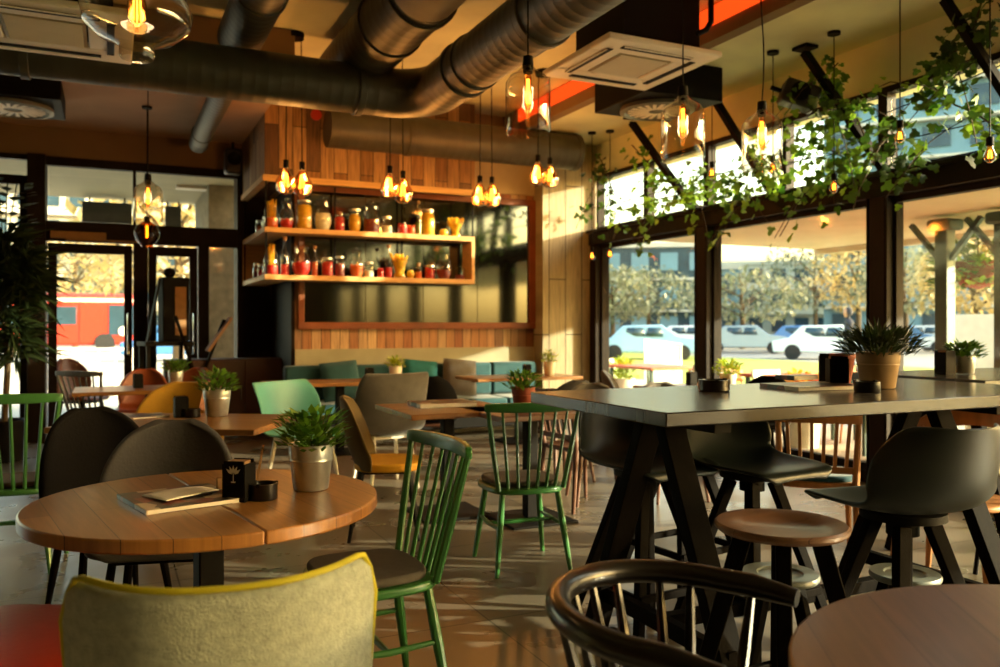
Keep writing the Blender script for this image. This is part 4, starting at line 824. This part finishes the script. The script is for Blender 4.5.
def bowlprof(r,h,k):
    if k=='flare': return [(0,.004),(r*.7,.004),(r*.72,.03),(r*.55,h*.3),(r*.7,h*.6),(r,h)]
    if k=='round': return [(0,.004),(r*.7,.004),(r*.95,h*.2),(r,h*.45),(r*.85,h*.72),(r*.6,h*.82),(r*.62,h)]
    if k=='bottle': return [(0,.004),(r,.004),(r,h*.5),(r*.9,h*.6),(r*.35,h*.75),(r*.32,h)]
    return [(0,.004),(r*.95,.004),(r,.012),(r,h*.8),(r*.85,h*.88),(r*.8,h*.9),(r*.8,h)]
def jar(label,loc,r,h,kind,fill,fc,extra=None,seed=0):
    t=E('glass_jar',label,'jar',loc,0,'jars on the hanging shelf'); pr=bowlprof(r,h,kind)
    MB().lathe(pr,22).build('jar_glass',JARG,t)
    ip_=[(max(0,a*.93),min(b*1.0+.004,h*fill)) for a,b in pr]; q=[]
    for a,b in ip_:
        q.append((a,b)); 
        if b>=h*fill-1e-6: break
    q.append((0,q[-1][1])); MB().lathe(q,18).build('contents',CM[fc],t)
    rd=random.Random(seed)
    if extra=='sticks' or extra=='fan':
        g=MB(); n=30 if extra=='sticks' else 44
        for k in range(n):
            a=rd.uniform(0,6.28); x=rd.uniform(0,.5)*r; f=1.0 if extra=='sticks' else 1.7
            g.rod((x*math.cos(a),x*math.sin(a),h*fill*.5),(x*f*1.5*math.cos(a),x*f*1.5*math.sin(a),h*rd.uniform(1.0,1.3)),.004 if extra=='sticks' else .009,n=5)
        g.build('pasta',CM['gold'],t)
    elif extra=='lid': MB().lathe([(0,h),(r*.86,h),(r*.86,h+.02),(r*.6,h+.024),(0,h+.024)],20).build('lid',M['galv'],t)
    elif extra=='cork': MB().lathe([(0,h-.01),(r*.5,h-.01),(r*.55,h+.03),(0,h+.03)],14).build('cork',M['kraft'],t)
    elif extra=='knob':
        MB().lathe([(r*.8,h),(r*.7,h+.02),(r*.2,h+.03),(r*.25,h+.06),(0,h+.07)],20).build('lid',JARG,t)
    if fc in('red','orange') and kind!='bottle':
        g=MB()
        for k in range(12): a=rd.uniform(0,6.28); x=rd.uniform(.2,.75)*r; g.lathe([(0,-.015),(.013,-.008),(.017,0),(.012,.01),(0,.015)],7,(x*math.cos(a),x*math.sin(a),h*fill+rd.uniform(-.005,.01)))
        g.build('fruit',CM[fc],t)
    return t
up=[(271,.075,.22,'std',.4,'orange','sticks','tall jar of upright pasta sticks at the left end of the upper shelf'),(287,.08,.25,'round',.35,'red','knob','clear round jar one third full of red fruit, second on the upper shelf'),(304,.085,.27,'std',.9,'gold','lid','tall jar filled to the lid with golden pasta left of the big white jar'),(323,.10,.29,'round',.6,'white','knob','big round jar with white and red filling on the upper shelf'),(339,.06,.17,'std',.75,'red','cork','narrow jar of deep red preserve left of the first shelf seam'),(355,.075,.22,'round',.85,'gold','lid','bulging bright yellow jar at the middle of the upper shelf'),(371,.095,.27,'std',.5,'dark','knob','large clear jar with dark red contents in the middle of the upper shelf'),(387,.065,.16,'std',.5,'white','lid','small jar half filled with white beside the low red jars'),(402,.06,.12,'std',.8,'red',None,'low open jar of tomatoes right of the small white jar'),(412,.05,.11,'round',.8,'orange',None,'tiny round orange jar before the slim bottle'),(418,.035,.34,'bottle',.4,'green','cork','slim tall bottle on the upper shelf'),(428,.085,.26,'std',.95,'gold','lid','tall jar of yellow pasta tubes right of the slim bottle'),(443,.055,.09,'round',.85,'gold',None,'tiny yellow jar left of the pasta fan'),(456,.085,.17,'flare',.8,'gold','fan','flared vase with a fan of broad pasta at the right end of the upper shelf')]
lo=[(271,.075,.24,'std',.35,'red','sticks','jar of spaghetti with a red base at the left end of the lower shelf'),(285,.05,.36,'bottle',.3,'red','cork','tall bottle with a red base on the lower shelf'),(301,.105,.28,'round',.45,'red','knob','big round jar of red fruit on the lower shelf'),(315,.035,.28,'bottle',.5,'orange','cork','slim orange bottle on the lower shelf'),(327,.065,.17,'std',.75,'red','lid','squat jar of bright red preserve right of the slim orange bottle'),(340,.06,.19,'std',.7,'dark','lid','dark red jar left of the first lower shelf seam'),(356,.08,.25,'round',.45,'orange','knob','clear jar with orange contents in the middle of the lower shelf'),(369,.06,.14,'std',.5,'white','lid','small clear jar with a white filling on the lower shelf'),(380,.04,.1,'std',.8,'red',None,'tiny red jar left of the flared yellow vase'),(389,.045,.32,'bottle',.35,'red','cork','tall bottle rising behind the flared yellow vase'),(399,.10,.2,'flare',.9,'gold','fan','wide flared vase of golden pasta on the lower shelf'),(411,.05,.1,'round',.85,'gold',None,'tiny golden jar right of the flared vase'),(418,.04,.14,'bottle',.5,'orange','cork','short slim bottle right of the tiny golden jar'),(430,.065,.13,'std',.8,'red','lid','bright red squat jar left of the wide clear jar'),(443,.095,.26,'round',.4,'dark','knob','wide clear jar with dark contents on the lower shelf'),(460,.065,.15,'std',.35,'dark',None,'small dim jar at the right end of the lower shelf')]
for row,z in((up,zu),(lo,zl)):
    for i,(px,r,h,k,f,c_,e,lb) in enumerate(row):
        q=PY(px,300,HB+.13); jar(lb,(max(q.x,BX+.09),HB+.12+(.02 if i%2 else -.01),z+.001),r,h*1.1,k,f,c_,e,i+int(z*10))
for i,(y,z,c_,h,lb) in enumerate(((9.65,zu,'white',.15,'small pale jar on the side of the upper shelf, nearer the corner'),(10.1,zu,'orange',.16,'small orange jar on the side of the upper shelf, further back'),(9.6,zl,'red',.17,'small red jar on the side of the lower shelf, nearer the corner'),(9.95,zl,'red',.14,'small red jar on the side of the lower shelf, in its middle'),(10.3,zl,'dark',.18,'small dark jar at the far end of the side of the lower shelf'))):
    jar(lb,(BX+.12,y,z+.001),.06,h,'std',.6,c_,'lid',i+50)
# ------------------------------------------------------------ outside
struct(MB().b2((XW+.08,-12,-.12),(12,26,-.02)).b2((-40,YD,-.12),(XW+.08,60,-.02)).build('ground_1',M['pave'])) 
struct(MB().b2((12,-60,-.12),(24,60,-.03)).build('ground_2',M['grass']))
struct(MB().b2((24,-80,-.12),(300,260,-.04)).b2((-160,60,-.12),(24,300,-.05)).build('ground_3',M['road']))
struct(MB().b2((6.0,-3.4,2.46),(9.7,9.3,2.56)).b2((6.0,-3.4,2.38),(6.1,9.3,2.46)).b2((9.6,-3.4,2.38),(9.7,9.3,2.46)).build('veranda_roof',M['roofc']))  # unseen near end shaped to shade the tables and let sun reach the armchair
def vpost(p,label,h=2.44):
    t=E('veranda_post',label,'post',p,0,'veranda posts'); MB().b2((-.07,-.07,0),(.07,.07,h)).build('shaft',M['ext_steel'],t,bev=.008); MB().b2((-.13,-.13,h-.12),(.13,.13,h)).build('capital',M['ext_steel'],t,bev=.03)
    for s_ in(-1,1): MB().bar((0,s_*.06,h-.42),(0,s_*.4,h-.02),.05,.05,up=(1,0,0)).build('brace',M['ext_steel'],t)
p=PX(945,300,7.9); vpost((7.9,p.y,-.02),'grey-green steel post outside the right window pane'); vpost((7.9,PX(1000,300,7.9).y-.05,-.02),'grey-green steel post at the far right edge'); 
# terrace tables, chairs, rails
def out_table(loc,label):
    t=E('terrace_table',label,'table',loc,0,'terrace tables'); MB().b2((-.4,-.6,.7),(.4,.6,.74)).build('tabletop',M['orange'],t,bev=.004)
    for a in(-1,1):
        for b in(-1,1): MB().b2((a*.34-.02,b*.52-.02,0),(a*.34+.02,b*.52+.02,.7)).build('leg',M['ext_steel'],t)
def out_chair(loc,rz,label,m):
    t=E('terrace_chair',label,'chair',loc,rz,'terrace chairs'); MB().b2((-.22,-.2,.42),(.22,.22,.45)).build('seat',m,t,bev=.01); legs4(t,m,.18,.17,.42,.2,.2,.014,.012)
    MB().grid(lambda u,v:((2*u-1)*.22,-.2-.05*v-.03*(1-(2*u-1)**2),.6+.2*v),10,3).build('backrest',m,t,sol=.015); 
    for a in(-1,1): MB().rod((a*.19,-.19,.44),(a*.2,-.23,.62),.011).build('back_post',m,t)
tl=[(848,'nearest the post'),(925,'before the grey-green post'),(982,'at the right edge'),(800,'beyond the second window pane'),(650,'outside the first window pane')]
for i,(px,lb) in enumerate(tl):
    q=PX(px,350,(7.3,8.9,7.4,7.5,7.3)[i]); out_table((q.x,q.y,-.02),'orange topped terrace table outside, '+lb)
    for s_ in(-1,1): out_chair((q.x-.15*s_,q.y+s_*.85,-.02),0 if s_<0 else PI,'terrace chair %s side of the orange table %s'%('far' if s_>0 else 'near',lb),M['oak'] if i%2 else M['white'])
def fence(a,b,label,h=1.0,n=16,m=None):
    t=E('railing',label,'railing',a); a,b=Vector(a),Vector(b); d=b-a; m=m or M['white']
    MB().bar((0,0,h),d+Vector((0,0,h)),.05,.05).build('top_rail',m,t); MB().bar((0,0,.15),d+Vector((0,0,.15)),.04,.04).build('bottom_rail',m,t)
    for k in range(n+1): q=d*k/n; MB().rod(q,q+Vector((0,0,h)),.02,n=6).build('baluster',m,t)
fence((8.9,11.6,-.02),(11.6,16.5,-.02),'pale metal railing outside the first window pane'); fence((-5.5,17,-.02),(.4,17,-.02),'white railing outside beyond the entrance doors',.9,20)
o=MB().b2((9.6,12.0,1.02),(9.7,16.0,1.06)).build('ledge',M['canvas']); bpy.data.objects.remove(o)
# canvas wind screens
for i,(x,y,lb) in enumerate(((11.5,7.5,'pale canvas wind screen beyond the second window pane'),)):
    t=E('wind_screen',lb,'screen',(x,y,-.02)); MB().b2((-.02,-1.1,.3),(.02,1.1,1.5)).build('cloth',M['canvas'],t); 
    for b in(-1,1): MB().rod((0,b*1.12,0),(0,b*1.12,1.6),.03).build('pole',M['white'],t)
# planters with flowers outside
for i,(px,X,lf_,lb) in enumerate(((803,6.9,ORL,'yellow and orange flowers in a planter outside the second window'),(990,7.0,LIME,'pale green plant in a planter outside at the right edge'),(622,7.2,LIME,'yellow green shrub in a planter outside the first window'))):
    q=PX(px,350,X); t=E('planter',lb,'planter',(q.x,q.y,-.02)); MB().lathe([(0,0),(.16,0),(.2,.5),(.21,.52),(.18,.5),(0,.46)],24).build('pot',M['white'],t); foliage(.28,.4,260,.09,.06,30+i).build('foliage',lf_,t,sm=180).location.z=.48
# person walking outside
def person(loc,rz,label,coat):
    t=E('person',label,'person',loc,rz)
    J=[(0,0,.95),(0,0,1.2),(0,.01,1.42),(0,.02,1.5),(0,.03,1.60),(0,.03,1.70),(.19,0,1.40),(.25,-.05,1.15),(.26,.08,.93),(-.19,0,1.40),(-.25,.06,1.15),(-.24,.18,.97),(.09,0,.9),(.10,.16,.5),(.1,.1,.08),(.1,.24,.03),(-.09,0,.9),(-.1,-.03,.5),(-.1,-.28,.12),(-.1,-.2,.03)]
    rr=[.15,.15,.14,.05,.085,.09,.065,.048,.032,.065,.048,.032,.10,.065,.045,.035,.10,.065,.045,.035]
    ed=[(0,1),(1,2),(2,3),(3,4),(4,5),(2,6),(6,7),(7,8),(2,9),(9,10),(10,11),(0,12),(12,13),(13,14),(14,15),(0,16),(16,17),(17,18),(18,19)]
    me=bpy.data.meshes.new('body'); me.from_pydata(J,ed,[]); me.materials.append(coat); b=bpy.data.objects.new('body',me); COL.objects.link(b); b.parent=t
    b.modifiers.new('skin','SKIN')
    for i,v in enumerate(me.skin_vertices[0].data): v.radius=(rr[i],rr[i]*.8); v.use_root=(i==0)
    s=b.modifiers.new('sub','SUBSURF'); s.levels=1; s.render_levels=2
    MB().lathe([(0,-.11),(.05,-.1),(.08,-.02),(.08,.05),(.05,.1),(0,.115)],16).build('face',M['skin'],t).location=(0,.045,1.64)
    MB().lathe([(.095,-.05),(.1,.03),(.07,.1),(0,.125)],16).build('hair',M['cloth'],t).location=(0,.01,1.65)
q=PX(849,330,15.5); person((q.x,q.y,-.02),D(-1,.2),'dark clothed person walking outside beyond the middle window',M['cloth'])
# trees
def tree(loc,h,r,label,lf_,seed,n=1500,L=.32,group='trees outside'):
    rd=random.Random(seed); t=E('tree',label,'tree',loc,0,group); g=MB(); g.tube([(0,0,0),(.05,0,h*.3),(0,.1,h*.6),(.1,0,h*.92)],[.18,.15,.1,.03],8)
    br=[]
    for k in range(9):
        a=rd.uniform(0,6.28); z=h*rd.uniform(.35,.7); e=Vector((math.cos(a)*r*.7,math.sin(a)*r*.7,z+h*.22)); g.tube([(0,0,z),e*.5+Vector((0,0,z*.5+.1)),e],[.07,.05,.02],6); br.append(e)
    g.build('trunk',M['stem'],t); f=MB()
    for k in range(n):
        a=rd.uniform(0,6.28); ph=rd.uniform(-1,1); q=rd.uniform(.35,1)**.5; p=Vector((math.cos(a)*r*q*math.sqrt(1-ph*ph),math.sin(a)*r*q*math.sqrt(1-ph*ph),h*.66+h*.34*q*ph)); f.leaf(p,(rd.uniform(-1,1),rd.uniform(-1,1),rd.uniform(-1,.6)),(0,0,1),L*rd.uniform(.6,1.4),L*.6)
    f.build('foliage',lf_,t,sm=180)
tr=[(75,54,9,3.6,AUT,'pale autumn tree above the red bus'),(112,63,9.5,3.6,AUTG,'greyish tree right of the red bus, seen through the left door glass'),(178,26,7,3.2,AUT,'golden tree filling the right door glass'),(0,66,10,3.4,AUTG,'grey-green tree behind the left window plant'),(742,50,5.4,4.0,AUTG,'grey-green tree behind the wind screen'),(815,62,8.5,4.6,AUTG,'large hazy tree in the middle window'),(858,52,8,3,AUT,'pale brown tree left of the third window post'),(905,44,6.4,2.8,AUTG,'grey tree below the blue apartment block'),(975,38,6,3.0,AUT,'brownish tree at the right edge behind the basket'),(612,50,5.6,2.6,AUTG,'dark tree at the left of the first window'),(648,60,6.5,3.4,AUTG,'tall hazy tree in the middle of the first window')]
for i,(px,Z,h,r,l_,lb) in enumerate(tr): 
    p=W((px-500)/F*Z,Z); tree((p.x,p.y,-.05),h*.9,r,lb,l_,i+3,1300,.4)
# buildings
def building(a,w_,d_,h,rz,label,m,nx,nz,wm=None,roof=None,group='buildings outside'):
    t=E('apartment_building',label,'building',a,rz,group); MB().b2((-w_/2,0,0),(w_/2,d_,h)).build('walls',m,t); MB().b2((-w_/2-.2,-.2,h),(w_/2+.2,d_+.2,h+.4)).build('roof_edge',M['cream'],t)
    fw=w_/nx; fh=h/nz; c=0
    for i in range(nx):
        for k in range(nz):
            if c>=98: break
            c+=1; x=-w_/2+fw*(i+.5); z=fh*(k+.55); MB().b2((x-fw*.3,-.12,z-fh*.28),(x+fw*.3,-.02,z+fh*.28)).build('window',wm or M['dkgl'],t)
    for k in range(1,nz): MB().b2((-w_/2,-.7,fh*k-.1),(w_/2,-.02,fh*k+.08)).build('balcony_slab',M['cream'],t)
def bl(px,Z,w_,h,label,m,nx,nz,wm=None,dep=10): p=W((px-500)/F*Z,Z,-.05); building(p,w_,dep,h,-YAW-math.atan((px-500)/F)*.8,label,m,nx,nz,wm)
bl(1010,62,26,26,'tall blue-grey apartment block filling the right windows',M['bluegl'],8,9)
bl(905,80,14,14.5,'blue and white apartment block left of the grey-green post',M['bluegl'],7,6,M['cream'])
bl(640,70,12,8.0,'low dark blue-grey building in the first window',M['dkgl'],5,3,M['bluegl'],dep=7)
bl(694,84,9,7.1,'low grey house right of the dark building in the first window',M['bluegl'],4,2)
bl(790,95,20,8.5,'low pale hazy building behind the middle window trees',M['cream'],8,3)
bl(90,80,26,18,'pale cream apartment block above the entrance doors',M['cream'],12,6)
bl(264,98,10,16,'brown rendered block right of the entrance, seen through the door glass',M['brickb'],5,5)
# entrance porch
struct(MB().b2((-5,YD+.3,3.28),(1.9,14.3,3.5)).build('porch_ceiling',mat('porch_boards','#a39a78',.7,0,.1,2,stretch=(.3,4,1))))
struct(MB().b2((1.25,12.2,0),(1.7,14.2,3.3)).build('porch_pillar',mat('rough_render','#8d8570',.9,0,.25,9,.4)))
for i,(a,b,c_,d_,lb) in enumerate(((82,132,204,222,'wide dark grey sign board hanging at the porch edge, left'),(165,181,207,236,'small dark grey sign board at the porch edge, right of the jar lamp'))):
    p0=PY(a,d_,14.1); p1=PY(b,c_,14.1); t=E('sign_board',lb,'sign',((p0.x+p1.x)/2,14.1,(p0.z+p1.z)/2)); w_=(p1.x-p0.x)/2; h_=(p1.z-p0.z)/2; MB().b2((-w_,-.04,-h_),(w_,.04,h_)).build('board',mat('sign_grey','#4c4c48',.6),t,bev=.005)
    for s_ in(-1,1): MB().rod((s_*w_*.7,0,h_),(s_*w_*.7,0,3.28-(p0.z+p1.z)/2),.012).build('hanger',M['black'],t)
lt=MB().b2((-.25,-.1,0),(.25,.1,.04)).build('porch_light',M['white'],loc=PY(195,182,12.5)); lt.location.z=3.24; tag(lt,'small square light fitting in the porch ceiling','light')
# red bus
Zb=44; p=W((40-500)/F*Zb,Zb,-.05); t=E('bus','red and orange bus passing beyond the entrance doors','bus',p,-YAW+R(26)); Lb,Hb=9.5,3.1
MB().b2((-Lb/2,-1.2,.35),(Lb/2,1.2,Hb)).build('body',mat('bus_red','#b02a12',.35,0,.05,coat=.4),t,bev=.18,seg=4)
MB().b2((-Lb/2+.3,-1.23,Hb-.45),(Lb/2-.2,-1.2,Hb-.25)).build('roof_band',M['cream'],t); MB().b2((1.9,-1.235,.5),(3.0,-1.2,Hb-.5)).build('side_panel',mat('bus_orange','#8f2c14',.35),t)
for k in range(5): MB().b2((-4.3+1.25*k,-1.24,1.45),(-3.25+1.25*k,-1.2,2.4)).build('window',M['dkgl'],t,bev=.01)
MB().b2((3.3,-1.24,.9),(4.5,-1.2,2.5)).build('front_window',M['dkgl'],t)
for x in(-3,3.1):
    o=MB().lathe([(0,0),(.25,0),(.48,.02),(.5,.08),(.5,.24),(0,.26)],24).build('wheel',M['tyre'],t); o.rotation_euler.x=PI/2; o.location=(x,-1.05,.48)
MB().rod((4.0,-1.25,1.1),(4.0,-1.3,1.1),.25,n=20).build('headlamp',M['white'],t)
# cars
def car(px,Z,label,m,rz=0):
    p=W((px-500)/F*Z,Z,-.05); t=E('car',label,'car',p,-YAW-math.atan((px-500)/F)+rz,'parked cars')
    pf=[(-2.1,.3),(-2.15,.75),(-1.5,.88),(-1.0,1.38),(.55,1.42),(1.15,.95),(1.95,.85),(2.12,.55),(2.1,.3)]
    MB().add([(x,s_*.82*(1 if z<.9 else .86),z) for s_ in(-1,1) for x,z in pf],[tuple(range(9))[::-1],tuple(range(9,18))]+[(k,(k+1)%9,(k+1)%9+9,k+9) for k in range(9)]).build('body',m,t,bev=.05,seg=3)
    for a,b in((-.95,-.2),(-.12,.5)): MB().add([(a+(.0),-.75,.95),(b+.1,-.75,.95),(b,-.72,1.3),(a+.12,-.72,1.3)],[(0,1,2,3)]).build('window',M['dkgl'],t,sol=.03)
    for x in(-1.35,1.35):
        for s_ in(-1,1): o=MB().lathe([(0,-.1),(.2,-.1),(.31,-.08),(.31,.08),(.2,.1),(0,.1)],20).build('wheel',M['tyre'],t); o.rotation_euler.x=PI/2; o.location=(x,s_*.75,.31)
cw=mat('white_car_paint','#d5d8da',.3,0,.02,coat=.5); cb=mat('blue_car_paint','#3a6fa8',.3,0,.02,coat=.5); cs=mat('silver_car_paint','#8d979c',.3,.5,.02,coat=.5)
for px,Z,lb,m in((648,34,'pale blue car outside the first window',mat('pale_blue_car_paint','#8fb4cf',.3,0,.02,coat=.5)),(688,46,'white car at the right of the first window',cw),(745,42,'silver car beyond the wind screen',cs),(803,44,'blue car behind the walking person',cb),(828,34,'white van-like car left of the walking person',cw),(900,46,'blue car below the trees left of the grey-green post',cb),(926,50,'white car nearest the grey-green post',cw),(968,42,'white car at the right edge',cw),(182,32,'blue car in the right door glass',cb)): car(px,Z,lb,m)
